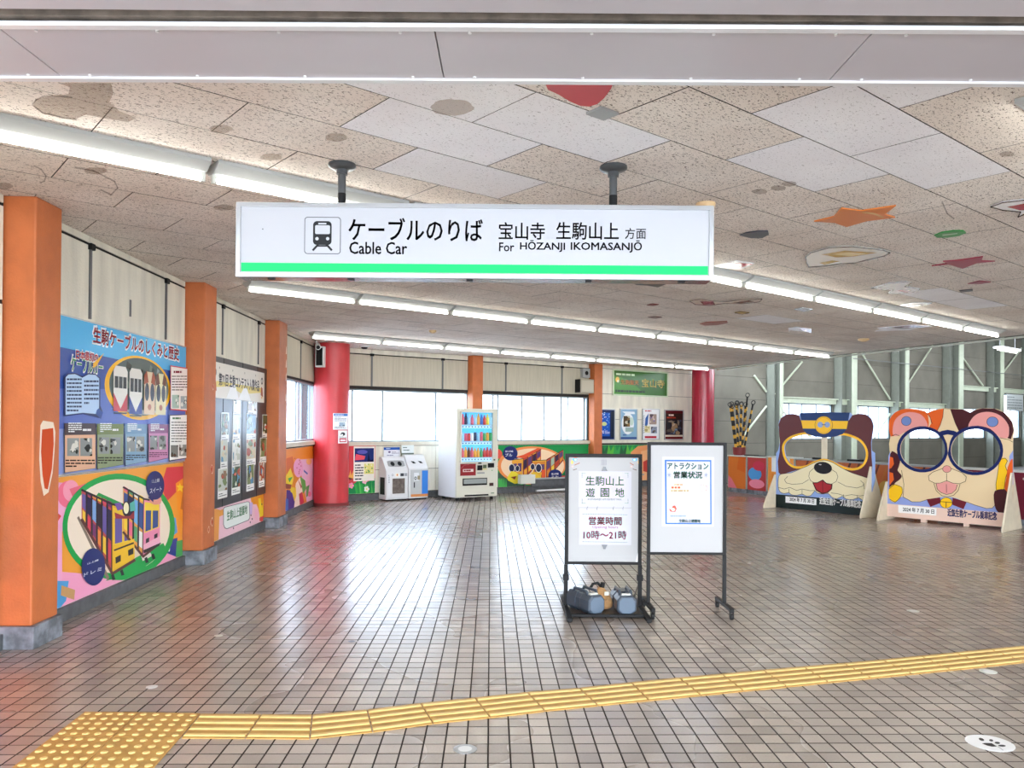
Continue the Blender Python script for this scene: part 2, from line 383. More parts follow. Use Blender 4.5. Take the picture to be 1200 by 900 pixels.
# --- floor
fb = MB(); fb.box(-6, 26, -7, 38, -.25, -.006, mat('grout', '3c3733', .95, spec=.1))
floor = struct(fb.build('floor'), 'concourse floor of small square brown tiles with dark joints', 'floor')
ap = MB(); ap.box(-6, 12, -7, 2.15, -.006, 0, mat('bounce_slab', 'b3a89c', .5, var=.06)); struct(ap.build('floor_bounce_slab'), 'unseen pale slab behind the viewer, added to bounce light up to the ceiling', 'floor')  # unseen slab added to bounce light onto the near ceiling
bp_ = MB(); bp_.prism([(11.02, 2.2), (11.9, 2.2), (26.8, 37.8), (6.1, 22.6), (11.45, 23.9)], lambda a, b, d: Vector((a, b, d)), -.006, -.001, mat('bay_paving', '8c8176', .5, var=.08)); struct(bp_.build('floor_bay'), 'plain brown-grey paving of the high bay beyond the tiles', 'floor')
def fgrid(i, j):
    c, s = math.cos(FG), math.sin(FG); x, y = i*.1013, j*.1095; return (c*x-s*y, s*x+c*y)
lx = lambda y: -3.304-.032*(y-3)
fpoly = [(-3.45, 2.2), (11.0, 2.2), (11.5, 24), (6.0, 22.5), (-3.72, 15.4)]
M_grt = mat('tile_edge', '47403b', .85, spec=.1)
def tile_mesh():
    m = MB(); g = .0024; c = .0014; x0, y0, x1, y1 = g, g, .1013-g, .1095-g
    m.add([(x0, y0, -.006), (x1, y0, -.006), (x1, y1, -.006), (x0, y1, -.006), (x0+c, y0+c, 0), (x1-c, y0+c, 0), (x1-c, y1-c, 0), (x0+c, y1-c, 0)],
          ((4, 5, 6, 7), (0, 1, 5, 4), (1, 2, 6, 5), (2, 3, 7, 6), (3, 0, 4, 7)), M_floor); m.mi(M_grt); m.m = [0, 1, 1, 1, 1]; return m
tm = tile_mesh(); proto = tm.build('floor_tile', floor, local=True, fix=False)
near = []; far = []
for j in range(18, 225):
    for i in range(-42, 122):
        p = fgrid(i+.5, j+.5)
        if p[0] < lx(p[1])+.03 or not inside(p, fpoly): continue
        q = pix((p[0], p[1], 0))
        vis = q and -12 < q[0] < 1212 and q[1] < 912
        (near if vis else far).append((p[1], i, j))
near.sort(); far += near[300:]; near = near[:300]
fo = Vector(WORLD['floor']); fr = random.Random(3)
for k, (_, i, j) in enumerate(near):
    p = fgrid(i, j); o = proto if k == 0 else proto.copy()
    if k: C.objects.link(o)
    o.parent = floor; o.location = Vector((p[0], p[1], fr.uniform(-.0009, 0)))-fo; o.rotation_euler = (0, 0, FG)
V = []; Fc = []; base = tm.v; cF, sF = math.cos(FG), math.sin(FG)
for _, i, j in far:
    p = fgrid(i, j); k = len(V); dz = fr.uniform(-.0009, 0)
    V += [(p[0]+cF*a-sF*b-fo.x, p[1]+sF*a+cF*b-fo.y, z+dz-fo.z) for a, b, z in base]
    Fc += [tuple(k+q for q in f) for f in tm.f]
me = bpy.data.meshes.new('floor_tiles'); me.from_pydata(V, [], Fc); me.materials.append(M_floor); me.materials.append(M_grt); me.polygons.foreach_set('material_index', [0, 1, 1, 1, 1]*(len(Fc)//5))
ft = bpy.data.objects.new('floor_tiles', me); C.objects.link(ft); ft.parent = floor; ft['kind'] = 'stuff'
g = MB(); g.box(-90, 110, -70, 150, -.4, -.3, mat('asphalt', 'b5b5b3', .9)); struct(g.build('ground'), 'pale paved ground outside the station, far below the windows', 'ground')
# --- ceiling
ke = (Vector((EA.x, EA.y, 0))-B.o).dot(B.n)/Vector((EU.x, EU.y, 0)).dot(B.n); EC = EA-EU*ke
cpoly = [(lx(3.15)-.1, 3.12), (11.72, 3.12), (EC.x, EC.y), (-3.8, 15.38)]
cb = MB(); cb.prism(cpoly, lambda a, b, d: Vector((a, b, d)), H+.02, H+.16, M_joint)
ceiling = struct(cb.build('ceiling'), 'low ceiling of fissured boards, some stained and some replaced white', 'ceiling')
co = Vector(WORLD['ceiling'])
A0 = Vector((1.13, 3.86)); TL, TW = .94, .483
def cgrid(a, b): return tuple(A0+E1*a+E2*b)
def cell_of(u, v):
    p = onz(u, v, H); q = Vector((p.x, p.y))-A0; r = math.floor(q.dot(E2)/TW); off = .47 if r % 2 else 0
    return (r, math.floor((q.dot(E1)-off)/TL))
whites = {(0, 0), (0, 1), (-3, -2), (-2, -1)}
for uv in ((500, 170), (560, 135), (640, 140), (480, 205), (905, 190), (1060, 170), (960, 130), (1120, 195), (1055, 102), (1070, 345), (1110, 355), (900, 370), (925, 375)): whites.add(cell_of(*uv))
whites.add(cell_of(540, 205))
tiles = []; gp = .003
for r in range(-30, 12):
    off = .47 if r % 2 else 0
    for k in range(-6, 22):
        a0, b0 = k*TL+off, r*TW
        q = [cgrid(a0+gp, b0+gp), cgrid(a0+TL-gp, b0+gp), cgrid(a0+TL-gp, b0+TW-gp), cgrid(a0+gp, b0+TW-gp)]
        cc = clip_convex(q[::-1] if False else q[::-1], cpoly)
        if not cc: cc = clip_convex(q, cpoly)
        if len(cc) >= 3:
            cx, cy = sum(p[0] for p in cc)/len(cc), sum(p[1] for p in cc)/len(cc)
            ps = [pix((p[0], p[1], H)) for p in cc+[(cx, cy)]]; vis = any(s and -5 < s[0] < 1205 and 60 < s[1] < 905 for s in ps)
            tiles.append((0 if vis else 1, math.hypot(cx, cy), r, k, cc))
tiles.sort(key=lambda t: (t[0], t[1])); stuff = MB()
for n_, (vis, dist, r, k, cc) in enumerate(tiles):
    m_ = M_ceil_new if (r, k) in whites else M_ceil_old
    dz = -fr.uniform(0, .0012)
    t = MB() if n_ < 300 else stuff
    t.prism(cc, lambda a, b, d: Vector((a, b, d)), H+dz, H+.02, m_, side=M_joint)
    if n_ < 300: t.build('ceiling_tile', ceiling, fix=False)
if stuff.v: so = stuff.build('ceiling_tiles', ceiling, fix=False); so['kind'] = 'stuff'
# water stains on the boards: their own shapes
def stain(u, v, ru, rv, col, ring=False, seed=0):
    rr = random.Random(seed); pts = []
    for i in range(26):
        k = 1+.07*rr.uniform(-1, 1); pts.append((u+ru*k*math.cos(i*2*PI/26), v+rv*k*math.sin(i*2*PI/26)))
    return pts
sa = Art(FrZ(H-.0022), None); sa.map = lambda u, v: sa.F.px(u, v)
for k, (u, v, ru, rv, c) in enumerate([(530, 126, 25, 9.5, 'bba995'), (394, 161, 13, 5, 'b7a48f'), (259, 151, 13, 5, 'b7a48f'), (318, 184, 13, 4, 'b9a793'), (112, 200, 14, 4, 'b3a08f'),
        (262, 243, 12, 3.5, 'a8917b'), (5, 218, 10, 4, 'ab9c90')]):
    sa.poly(stain(u, v, ru, rv, c, seed=k), c)
big = [(68, 97), (130, 97), (133, 108), (128, 120), (140, 130), (160, 138), (150, 143), (120, 138), (100, 134), (88, 140), (70, 138), (50, 133), (38, 124), (42, 116), (58, 113), (80, 110), (82, 102)]
sa.poly(big, 'a8927c')
for pts in ([(38, 122), (42, 117), (50, 113), (62, 112), (84, 114)], [(40, 124), (50, 132), (60, 134), (75, 138), (90, 140)], [(40, 194), (48, 198), (54, 206), (52, 212), (47, 214)], [(88, 196), (110, 200), (134, 212), (138, 220), (130, 228), (118, 222)],
            [(1104, 236), (1110, 250), (1118, 256)], [(635, 97), (690, 103), (735, 97)]):
    sa.line(pts, 1.6, '5f4b3c' if pts[0][1] < 130 else '9a8676')
for k, (u, v) in enumerate([(912, 220), (925, 215), (1180, 180), (930, 99), (890, 224)]): sa.poly(stain(u, v, 9, 3, '', seed=30+k), 'a39180')
sa.build('water_stain', ceiling, STAIN)['label'] = 'brown water stains on the old boards'
# --- front beam with metal soffit
sb = MB(); sb.box(-6, 9, 2.72, 3.17, 2.87, 3.3, M_groove); beam = struct(sb.build('trim_1'), 'pale metal-clad beam across the ceiling nearest the viewer', 'beam')
xs = [-5.0, -3.28, -1.77, -.275, 1.22, 2.72, 4.22, 5.7]
bang = math.radians(-.5)
def brot(q): return Vector((q.x, q.y+q.x*math.tan(bang)*.6, q.z))
for a, b in zip(xs, xs[1:]):
    m = MB(); m.box(a+.0025, b-.0025, 2.755, 3.145, 2.85, 2.87, M_soffit, brot); m.build('soffit_panel', beam, bevel=.001)
    m = MB()
    for k in range(4):
        for y in (2.775, 3.13):
            x = a+.12+k*(b-a-.24)/3; m.cyl(brot(Vector((x, y, 2.846))), brot(Vector((x, y, 2.851))), .006, M_screw, 8)
    m.build('screw', beam)
for y0, y1 in ((2.72, 2.755), (3.145, 3.18)):
    m = MB(); m.box(-6, 9, y0+(.001 if y0 < 3 else 0), y1, 2.842, 2.857 if y0 < 3 else 2.9, M_soffit_e, brot); m.build('edge_strip', beam, bevel=.002)
m = MB(); m.box(-6, 9, 3.17, 3.19, 2.86, 3.15, M_soffit, brot); m.build('fascia', beam)
sb = MB(); sb.box(-6, 9, 2.64, 2.72, 2.96, 3.3, M_groove); sb.box(-6, 9, 2.1, 2.64, 2.85, 3.3, M_soffit); sb.box(-7, 12, -7, 2.1, 2.95, 3.3, M_offw)  # last box: unseen canopy, lengthened to hold back sky light from behind
struct(sb.build('trim_2'), 'pale grey soffit behind a dark groove, with an unseen canopy lengthened behind the viewer to cut sky light', 'soffit')
RB = math.radians(B.ang); RL = math.radians(L.ang)
# ================================================================ WALLS
def wall(name, F, s0, s1, ztop, opens, m, label, thick=.15, zfun=None):
    """solid wall with rectangular openings (s0, s1, z0, z1)"""
    b = MB(); cuts = sorted({s0, s1, *[o[0] for o in opens], *[o[1] for o in opens]})
    for a, c in zip(cuts, cuts[1:]):
        zt = zfun(a, c) if zfun else ztop; z = 0
        for o in sorted([o for o in opens if o[0] <= a and o[1] >= c], key=lambda o: o[2]):
            b.fbox(F, a, c, z, o[2], -thick, 0, m); z = o[3]
        b.fbox(F, a, c, z, zt, -thick, 0, m)
    return struct(b.build(name, rot=math.radians(F.ang)), label, 'wall')
WIN_L = (9.45, 12.35, 1.2, 2.25)
wl = wall('wall_left', L, -.5, 12.62, 3.0, [WIN_L], M_joint, 'left wall of precast panels above painted murals, running away from the viewer')
def wpanel(F, parent, s0, s1, t0, t1, m, d=.016, name='wall_panel', g=.004):
    b = MB(); b.fbox(F, s0+g, s1-g, t0+g, t1-g, 0.0005, d, m); return b.build(name, parent, bevel=.002)
PIL = [(2.34, 2.71), (5.57, 5.99), (8.68, 9.18)]          # pillars along the left wall (s)
ups = [(-.5, .3), (.3, 1.9), (1.9, 2.34), (2.71, 3.5), (3.5, 5.04), (5.04, 5.57), (5.99, 6.77), (6.77, 8.31), (8.31, 8.68)]
for a, b_ in ups:
    if b_ < 2.4: wpanel(L, wl, a, b_, 2.30, 2.925, M_conc); wpanel(L, wl, a, b_, 1.12, 2.28, M_conc)
    else: wpanel(L, wl, a, b_, 1.09, 2.925, M_conc)
    wpanel(L, wl, a, b_, 2.94, 3.0, M_conc)
for a, b_ in ((9.18, 10.9), (10.9, 12.5)):
    wpanel(L, wl, a, b_, 2.28, 2.925, M_conc2); wpanel(L, wl, a, b_, 2.94, 3.0, M_conc2)
wpanel(L, wl, 12.38, 12.6, 1.15, 2.28, M_conc2); wpanel(L, wl, 9.18, 9.43, 1.15, 2.28, M_conc2)
for s in (3.5, 5.04, 6.77, 8.31, 10.9, .3, 1.9):
    b = MB(); z0 = 2.33 if s < 9 else 2.28
    b.fbox(L, s-.014, s+.014, z0, 2.9, .016, .03, M_pipe); b.fbox(L, s-.03, s+.035, 2.885, 2.935, .016, .045, M_black); b.cyl(L.P(s+.045, 2.9, .03), L.P(s+.045, 2.93, .03), .012, M_black, 8)
    b.build('joint_cover', wl)
# small vertical slot sign of broken plaster on the wall
b = MB(); b.fbox(L, 4.23, 4.26, 2.45, 2.6, .016, .022, M_pipe); b.build('wall_slot', wl)
# back wall, low part to s=10.6, then the taller bay
W1 = (.3, 3.42, 1.16, 2.2); W2 = (3.66, 6.86, 1.16, 2.2)
FW = [(14.2, 17.08, 1.16, 2.25), (18.05, 20.5, 1.16, 2.25), (21.25, 24.0, 1.16, 2.25), (25.15, 27.5, 1.16, 2.3), (28.5, 30.6, 1.16, 2.92), (31.2, 36, 1.16, 2.92)]
wb = wall('wall_back', B, -.35, 38, 3.0, [W1, W2]+FW, M_joint, 'long back wall with frosted windows, posters and, beyond the low ceiling, grey horizontal panels', zfun=lambda a, c: 3.0 if c <= 10.6 else 8.0)
for a, b_ in ((-.3, 1.11), (1.11, 2.75), (2.75, 3.39), (3.67, 4.39), (4.39, 6.01), (6.01, 6.86)):
    wpanel(B, wb, a, b_, 2.26, 2.885, M_conc2); wpanel(B, wb, a, b_, 2.9, 3.0, M_conc)
for s in (1.11, 2.75, 4.39, 6.01):
    b = MB(); b.fbox(B, s-.016, s+.016, 2.26, 2.88, .016, .032, M_pipe); b.fbox(B, s-.035, s+.035, 2.86, 2.91, .016, .05, M_black); b.build('joint_cover', wb)
for a, b_ in ((1.2, 2.6), (2.6, 3.39), (3.67, 4.2)):
    wpanel(B, wb, a, b_, .6, 1.08, M_conc); wpanel(B, wb, a, b_, .14, .6, M_conc)
for t0, t1 in ((1.09, 1.68), (1.68, 2.30), (2.30, 2.92), (2.92, 3.0)): wpanel(B, wb, 7.14, 10.58, t0, t1, M_conc)
zr = [0, .44, 1.06, 1.68, 2.30, 2.93, 3.6, 4.25, 4.9, 5.55, 6.2, 6.85, 7.5, 8.0]
sc_ = [10.6, 13.92, 17.55, 20.9, 24.6, 28.1, 31.0, 34.5, 38]
def free_bits(a, c, t0, t1):
    out = [(a, c, t0, t1)]
    for o in FW:
        nxt = []
        for (p, q, r, s) in out:
            if o[1] <= p or o[0] >= q or o[3] <= r+.02 or o[2] >= s-.02: nxt.append((p, q, r, s)); continue
            if o[0] > p: nxt.append((p, o[0], r, s))
            if o[1] < q: nxt.append((o[1], q, r, s))
            m0, m1 = max(p, o[0]), min(q, o[1])
            if o[2] > r+.03: nxt.append((m0, m1, r, o[2]))
            if o[3] < s-.03: nxt.append((m0, m1, o[3], s))
        out = nxt
    return out
for a, c in zip(sc_, sc_[1:]):
    for t0, t1 in zip(zr, zr[1:]):
        for q in free_bits(a, c, t0, t1):
            if q[1]-q[0] > .1: wpanel(B, wb, *q, M_conc3)
# bay columns (H sections), girts, braces
cols = [(13.7, 14.14), (17.12, 18.0), (20.5, 21.2), (24.03, 25.1), (27.53, 28.45), (30.7, 31.5)]
cl = ['leftmost pale green steel column of the far bay wall, beside the chain poles', 'pale green steel column of the bay rising behind the dog-face board', 'steel column of the bay rising behind the gap between the two face boards',
      'wide steel column of the bay rising behind the middle of the cat-face board', 'steel column of the bay rising behind the right ear of the cat-face board', 'rightmost steel column of the bay at the picture edge']
for (a, c), lb in zip(cols, cl):
    t = thing('steel_column', lb, 'column', tuple(B.P((a+c)/2, 0, .2)), RB, group='steel columns of the far bay'); t['kind'] = 'structure'
    b = MB(); b.fbox(B, a, a+.03, 0, 7.8, .02, .30, M_steel_w); b.build('web', t)
    b = MB(); b.fbox(B, a, a+(c-a)*.72, 0, 7.8, .02, .06, M_steel_w); b.build('rear_flange', t)
    b = MB(); b.fbox(B, a+(c-a)*.70, c, 0, 7.8, .26, .30, M_steel); b.fbox(B, a+(c-a)*.70, a+(c-a)*.74, 0, 7.8, .06, .26, M_steel_w); b.build('front_flange', t, bevel=.004)
b = MB()
for a, c, z in ((14.14, 24.2, 2.25), (25.1, 37, 2.98)):
    b.fbox(B, a, c, z, z+.14, .02, .12, M_steel); b.fbox(B, a, c, z+.14, z+.17, .0, .2, M_steel)
gt = b.build('trim_3', rot=RB); struct(gt, 'pale green steel girts running above the windows of the far bay', 'girt')
for (u0, v0), (u1, v1) in (((940, 424), (908, 462)), ((884, 440), (898, 459)), ((898, 476), (872, 510)), ((1010, 414), (1043, 468)), ((1093, 405), (1057, 460)), ((1120, 408), (1152, 452)), ((1197, 408), (1167, 448)), ((915, 480), (950, 512)), ((1043, 485), (1025, 513))):
    p, q = B.px(u0, v0, .1), B.px(u1, v1, .1); b = MB(); b.cyl(B.P(*p, .1), B.P(*q, .1), .03, M_steel, 8); b.build('brace', gt)
b = MB()
for (u0, v0), (u1, v1) in (((1000, 420), (1200, 440)),):
    p, q = B.px(u0, v0, .4), B.px(u1, v1, .4); b.cyl(B.P(*p, .4), B.P(*q, .4), .012, M_pipe, 6)
b.build('cable', gt)
# bay roof and the trim along the low ceiling's edge
rp = [(EA.x-.3, EA.y+.3), tuple(B.P(10.6, 0)[:2]), tuple(B.P(38, 0)[:2]), (34, 20), (20, 2), (11.2, 3.0)]
b = MB(); b.prism(rp, lambda a, c, d: Vector((a, c, d)), 7.6, 7.75, M_conc3)
struct(b.build('trim_4'), 'high roof over the far bay beyond the low ceiling', 'roof')
b = MB()
n2 = Vector((EU.y, -EU.x))
def ept(k, off, z): p = EA+EU*k+Vector((-EU.y, EU.x))*off; return Vector((p.x, p.y, z))
b.add([ept(0, .0, 3.0-.0), ept(18.8, .0, 3.0), ept(18.8, .08, 3.0), ept(0, .08, 3.0), ept(0, 0, 3.6), ept(18.8, 0, 3.6), ept(18.8, .08, 3.6), ept(0, .08, 3.6)], ((0, 3, 2, 1), (4, 5, 6, 7), (0, 1, 5, 4), (1, 2, 6, 5), (2, 3, 7, 6), (3, 0, 4, 7)), M_conc3)
edge = struct(b.build('trim_5', rot=math.atan2(EU.y, EU.x)), 'fascia where the low ceiling ends and the high bay begins', 'fascia')
b = MB(); b.tube([ept(.2, .14, 2.97), ept(3, .14, 2.985), ept(6, .14, 2.975), ept(9, .14, 2.985)], .016, M_offw); b.build('conduit', edge)
wr = Fr((26.9, 38.1), -112.5)
WRO = (8, 28, 3.6, 4.8)  # slot left open to let some daylight into the bay
wall('wall_light_block', wr, 0, 38.6, 7.7, [WRO], M_conc3, 'unseen wall added right of the high bay to cut its side light')  # unseen wall added to shut side light out of the bay
# baseboards
b = MB()
for a, c in ((-.5, 2.34), (2.71, 5.57), (5.99, 8.68), (9.18, 12.6)):
    b.fbox(L, a, c, 0, .105, 0, .045, M_base)
struct(b.build('baseboard_left', bevel=.003, rot=RL), 'dark grey base strip under the left wall murals', 'baseboard')
b = MB()
for a, c in ((.2, 3.39), (3.67, 6.86), (7.14, 10.2)): b.fbox(B, a, c, 0, .13, 0, .045, M_base)
struct(b.build('baseboard_back', bevel=.003, rot=RB), 'dark base strip under the back wall', 'baseboard')
# pillars of the left wall and orange pillars of the back wall
pn = ['near orange pillar with a bare red patch, on a grey stone base', 'middle orange pillar of the left wall, between the history board and the black photo board', 'farthest orange pillar of the left wall, beside the window and red column']
for k, (a, c) in enumerate(PIL):
    t = thing('orange_pillar', pn[k], 'pillar', tuple(L.P((a+c)/2, 0, .1)), RL, group='orange pillars'); t['kind'] = 'structure'
    b = MB(); b.fbox(L, a+.02, c-.02, .15, 3.0, -.02, .215, M_orange); b.build('shaft', t, bevel=.012)
    b = MB(); b.fbox(L, a, (a+c)/2-.02, 0, .15, 0, .24, M_stone); b.fbox(L, (a+c)/2-.017, c, 0, .15, 0, .24, M_stone); b.build('stone_base', t, bevel=.004)
    ar = Art(Fr(tuple(L.P(0, 0, .2153)[:2]), L.ang), (a+.03, c-.03, .2, 2.9)); m = M_orange_dk
    A_ = ar
    if k == 0:
        A_.poly([(2.44, 1.48), (2.47, 1.51), (2.60, 1.50), (2.63, 1.43), (2.62, 1.30), (2.60, 1.15), (2.55, 1.02), (2.49, 1.00), (2.45, 1.10), (2.43, 1.25)], 'e6d3bd')
        A_.poly([(2.46, 1.45), (2.60, 1.46), (2.61, 1.35), (2.59, 1.18), (2.54, 1.04), (2.50, 1.05), (2.47, 1.15), (2.45, 1.3)], 'c4491c')
        A_.build('bare_patch', t, PRINT_MATT)['label'] = 'oval patch where the orange paint is gone'
    elif k == 1:
        for s_, z_, r_ in ((5.86, 1.0, .05), (5.88, .42, .045), (5.87, 1.9, .03), (5.78, .35, .03)): A_.poly([(s_+r_*random.uniform(.6, 1.1)*math.cos(i), z_+1.4*r_*random.uniform(.6, 1.1)*math.sin(i)) for i in [0, .9, 1.8, 2.7, 3.6, 4.5, 5.4]], 'e9c9ae'); A_.poly([(s_+r_*.6*math.cos(i), z_+r_*.9*math.sin(i)) for i in [0, 1, 2, 3, 4, 5]], 'b8431d')
        A_.build('paint_chip', t, PRINT_MATT)
    else:
        for s_, z_ in ((9.1, 2.6), (9.1, 2.4), (9.1, 2.2), (9.1, 1.9)): A_.poly([(s_-.03, z_-.06), (s_+.03, z_-.05), (s_+.02, z_+.07), (s_-.01, z_+.04)], 'e8cdb4')
        A_.build('paint_chip', t, PRINT_MATT)
for a, c, lb in ((3.40, 3.66, 'orange pillar of the back wall rising behind the vending machine'), (6.87, 7.13, 'orange pillar of the back wall between the windows and the framed posters')):
    t = thing('orange_pillar', lb, 'pillar', tuple(B.P((a+c)/2, 0, .1)), RB, group='orange pillars'); t['kind'] = 'structure'
    b = MB(); b.fbox(B, a, c, .15, 3.0, -.02, .2, M_orange); b.build('shaft', t, bevel=.008)
    b = MB(); b.fbox(B, a-.02, c+.02, 0, .15, 0, .22, M_base); b.build('stone_base', t, bevel=.004)
for c_, r, m_, lb in (((-3.37, 15.13), .325, M_red, 'fat round red column in the corner beside the recycling bins'), ((4.98, 21.15), .29, M_red2, 'glossy dark red round column right of the framed posters')):
    t = thing('red_column', lb, 'column', (*c_, 0)); t['kind'] = 'structure'
    b = MB(); b.lathe([(r, 0.0), (r, 3.0)], (*c_, 0), m_, 48); b.build('shaft', t, smooth=True)
    b = MB(); b.lathe([(r+.012, 0.0), (r+.012, .05), (r, .055)], (*c_, 0), mat('column_foot', '7d2a2a', .6), 48); b.build('foot_ring', t, smooth=True)
# ---------------------------------------------------------------- windows
def window(name, F, s0, s1, z0, z1, bars, label, frost=True, clear=(), sill=True):
    t = thing(name, label, 'window', tuple(F.P((s0+s1)/2, z0, -.07)), math.radians(F.ang)); t['kind'] = 'structure'
    f = MB(); w_ = .028
    f.fbox(F, s0, s1, z0, z0+w_, -.12, -.03, M_alu_w); f.fbox(F, s0, s1, z1-w_, z1, -.12, -.03, M_alu_w)
    f.fbox(F, s0, s0+w_, z0, z1, -.12, -.03, M_alu_w); f.fbox(F, s1-w_, s1, z0, z1, -.12, -.03, M_alu_w); f.build('window_frame', t)
    for k, s in enumerate(bars):
        b = MB(); d = -.09 if k % 2 else -.055
        b.fbox(F, s-.016, s+.016, z0+w_, z1-w_, d-.02, d+.015, M_alu_w); b.fbox(F, s-.019, s-.015, z0+w_, z1-w_, d+.0, d+.018, M_pipe); b.build('mullion', t)
    ss = [s0+w_]+list(bars)+[s1-w_]
    for k, (a, c) in enumerate(zip(ss, ss[1:])):
        b = MB(); d = -.09 if k % 2 else -.07; b.fbox(F, a, c, z0+w_, z1-w_, d-.003, d+.003, M_glass if k in clear else M_frost); b.build('pane', t)
    if sill:
        b = MB(); b.fbox(F, s0-.02, s1+.02, z0-.075, z0, -.02, .06, M_sill); b.build('window_sill', t, bevel=.004)
    return t
window('window_1', L, *WIN_L, [9.9, 10.35, 10.9, 11.45, 11.95], 'window of the left wall between the farthest orange pillar and the red column', clear=(0, 1, 2, 3, 4, 5))
window('window_2', B, *W1, [.62, .745, 1.39, 2.65], 'large frosted back window above the recycling bins, right of the red column', clear=(0, 1, 4))
window('window_3', B, *W2, [4.1, 4.25, 4.89, 5.56, 6.05, 6.28, 6.76], 'row of frosted back windows between the vending machine and the second orange pillar', clear=(0, 6, 7))
bars = [[14.9, 15.6, 16.3], [18.65, 19.3, 19.9], [21.9, 22.6, 23.3], [25.9, 26.7], [29.2, 29.9], [32.2, 33.2, 34.2]]
lb = ['frosted bay window seen left above the dog-face board', 'bay window seen between the dog-face and cat-face boards', 'bay window seen through the left lens of the cat-face board', 'bay window seen through the upper right lens of the cat-face board', 'tall bay window behind the right lens of the cat-face board', 'tall bay window at the right picture edge']
for k, o in enumerate(FW): window('window_%d' % (4+k), B, *o, bars[k], lb[k], clear=() if k < 4 else (0, 1, 2, 3, 4), sill=False)
# pale building outside, seen through the clear panes
def outside(c, ang, w_, d_, h_, lb, cols_=('e8e8ea', '9aa0aa')):
    F = Fr(c, ang, -8); t = thing('apartment_building', lb, 'building', (*c, -8), math.radians(ang)); mw = mat('pale_render', cols_[0], .8)
    b = MB(); b.fbox(F, 0, w_, 0, h_, -d_, 0, mw); b.build('wall', t)
    for k in range(int(w_//3)):
        for j in range(int(h_//3)):
            q = MB(); q.fbox(F, .9+k*3, 2.1+k*3, 1+j*3, 2.3+j*3, .0, .04, mat('far_window', '7f8794', .2)); wdw = q.build('window', t)
            q = MB(); q.fbox(F, .8+k*3, 2.2+k*3, .9+j*3, 1.0+j*3, 0, .15, mw); q.build('ledge', t)
outside((6.0, 46), 10, 18, 8, 13.5, 'pale apartment block seen through the clear pane left of the second orange pillar')
#outside((-14, 30), 80, 15, 8, 12, 'pale building seen through the left wall window')
# ================================================================ LIGHT FITTINGS
def make_light():
    t = thing('fluorescent_light', '', 'light', (0, 0, 0), group='bare tube ceiling lights')
    hl = .635; prof = [(-.115, 0), (-.115, -.022), (-.04, -.062), (.04, -.062), (.115, -.022), (.115, 0)]
    b = MB(); b.loft([[Vector((x, y, z)) for y, z in prof] for x in (-hl, hl)], mat('fixture_enamel', 'aeb1ae', .4)); b.build('housing', t, local=True, bevel=.002)
    for s in (-1, 1): b = MB(); b.box(s*(hl-.012)-.012, s*(hl-.012)+.012, -.014, .014, -.112, -.062, M_offw); b.build('socket', t, local=True)
    b = MB(); b.cyl((-hl+.02, 0, -.092), (hl-.02, 0, -.092), .0165, M_tube, 10); b.build('tube', t, local=True, smooth=True)
    b = MB(); b.box(.2, .3, .046, .075, -.0565, -.0555, M_pipe); b.build('rating_label', t, local=True)
    return t
lp = make_light(); first = True
ordn = ['first', 'second', 'third', 'fourth', 'fifth', 'sixth', 'seventh', 'eighth', 'ninth', 'tenth']
e1 = Vector((E1.x, E1.y)); LA = math.radians(39.8)
rows = [(Vector((2.27, 8.01))-e1*1.31*5, 10, 'tube light of the row crossing above the hanging sign, %s from its left end'),
        (Vector((-1.8, 9.32))-e1*1.31, 9, 'tube light of the middle row below the sign, %s from its left end'),
        (Vector((-2.26, 13.93))-e1*1.31, 8, 'tube light of the farthest row near the back wall, %s from its left end'),
        (Vector((2.32, 3.56)), 5, 'tube light of the row at the top right picture corner, %s from the beam')]
for p0, n, lab in rows:
    for k in range(n):
        c = p0+e1*1.31*(k+.5)
        if first: lp.location = (c.x, c.y, H-.0015); lp.rotation_euler = (0, 0, LA); lp['label'] = lab % ordn[k]; first = False
        else: copy_tree(lp, (c.x, c.y, H-.0015), LA, label=lab % ordn[k])
hg = thing('hanging_light', 'tube light hung on rods in the high bay at the far right edge', 'light', (12.4, 20.3, 3.5), LA)
b = MB(); b.box(-.64, .64, -.1, .1, 0, .05, M_white); b.build('housing', hg, local=True)
b = MB(); b.cyl((-.61, 0, -.03), (.61, 0, -.03), .0165, M_tube, 10); b.build('tube', hg, local=True)
for s in (-.5, .5): b = MB(); b.cyl((s, 0, .05), (s, 0, 4.1), .008, M_pipe, 6); b.build('rod', hg, local=True)
# detectors, dome cameras, vent plate
def puck(u, v, r, m, lb, cat='detector', name='smoke_detector', dome=False):
    p = onz(u, v, H); t = thing(name, lb, cat, (p.x, p.y, H-.002))
    b = MB(); b.lathe([(r, 0), (r, -.012), (r*.86, -.03), (r*.8, -.032)], (0, 0, 0), m, 24); b.build('base', t, local=True, smooth=True)
    b = MB(); b.lathe([(r*.7, -.03), (r*.66, -.05), (r*.45, -.062), (.001, -.066)] if dome else [(r*.55, -.03), (r*.5, -.045), (.001, -.046)], (0, 0, 0), M_black if dome else m, 20); b.build('dome' if dome else 'sensor', t, local=True, smooth=True)
puck(827, 238, .065, mat('aged_cream', 'd9b98a', .5), 'cream smoke detector on the ceiling beside the right end of the sign')
puck(1012, 397, .09, mat('aged_cream', 'd9b98a'), 'pale smoke detector on the ceiling above the dog-face board')
puck(507, 387, .06, mat('aged_cream', 'd9b98a'), 'small cream detector between the two far light rows')
puck(427, 405, .09, M_white, 'white dome camera on the ceiling above the back window', 'camera', 'dome_camera', True)
p = onz(706, 131, H); b = MB(); F_ = FrZ(H-.002)
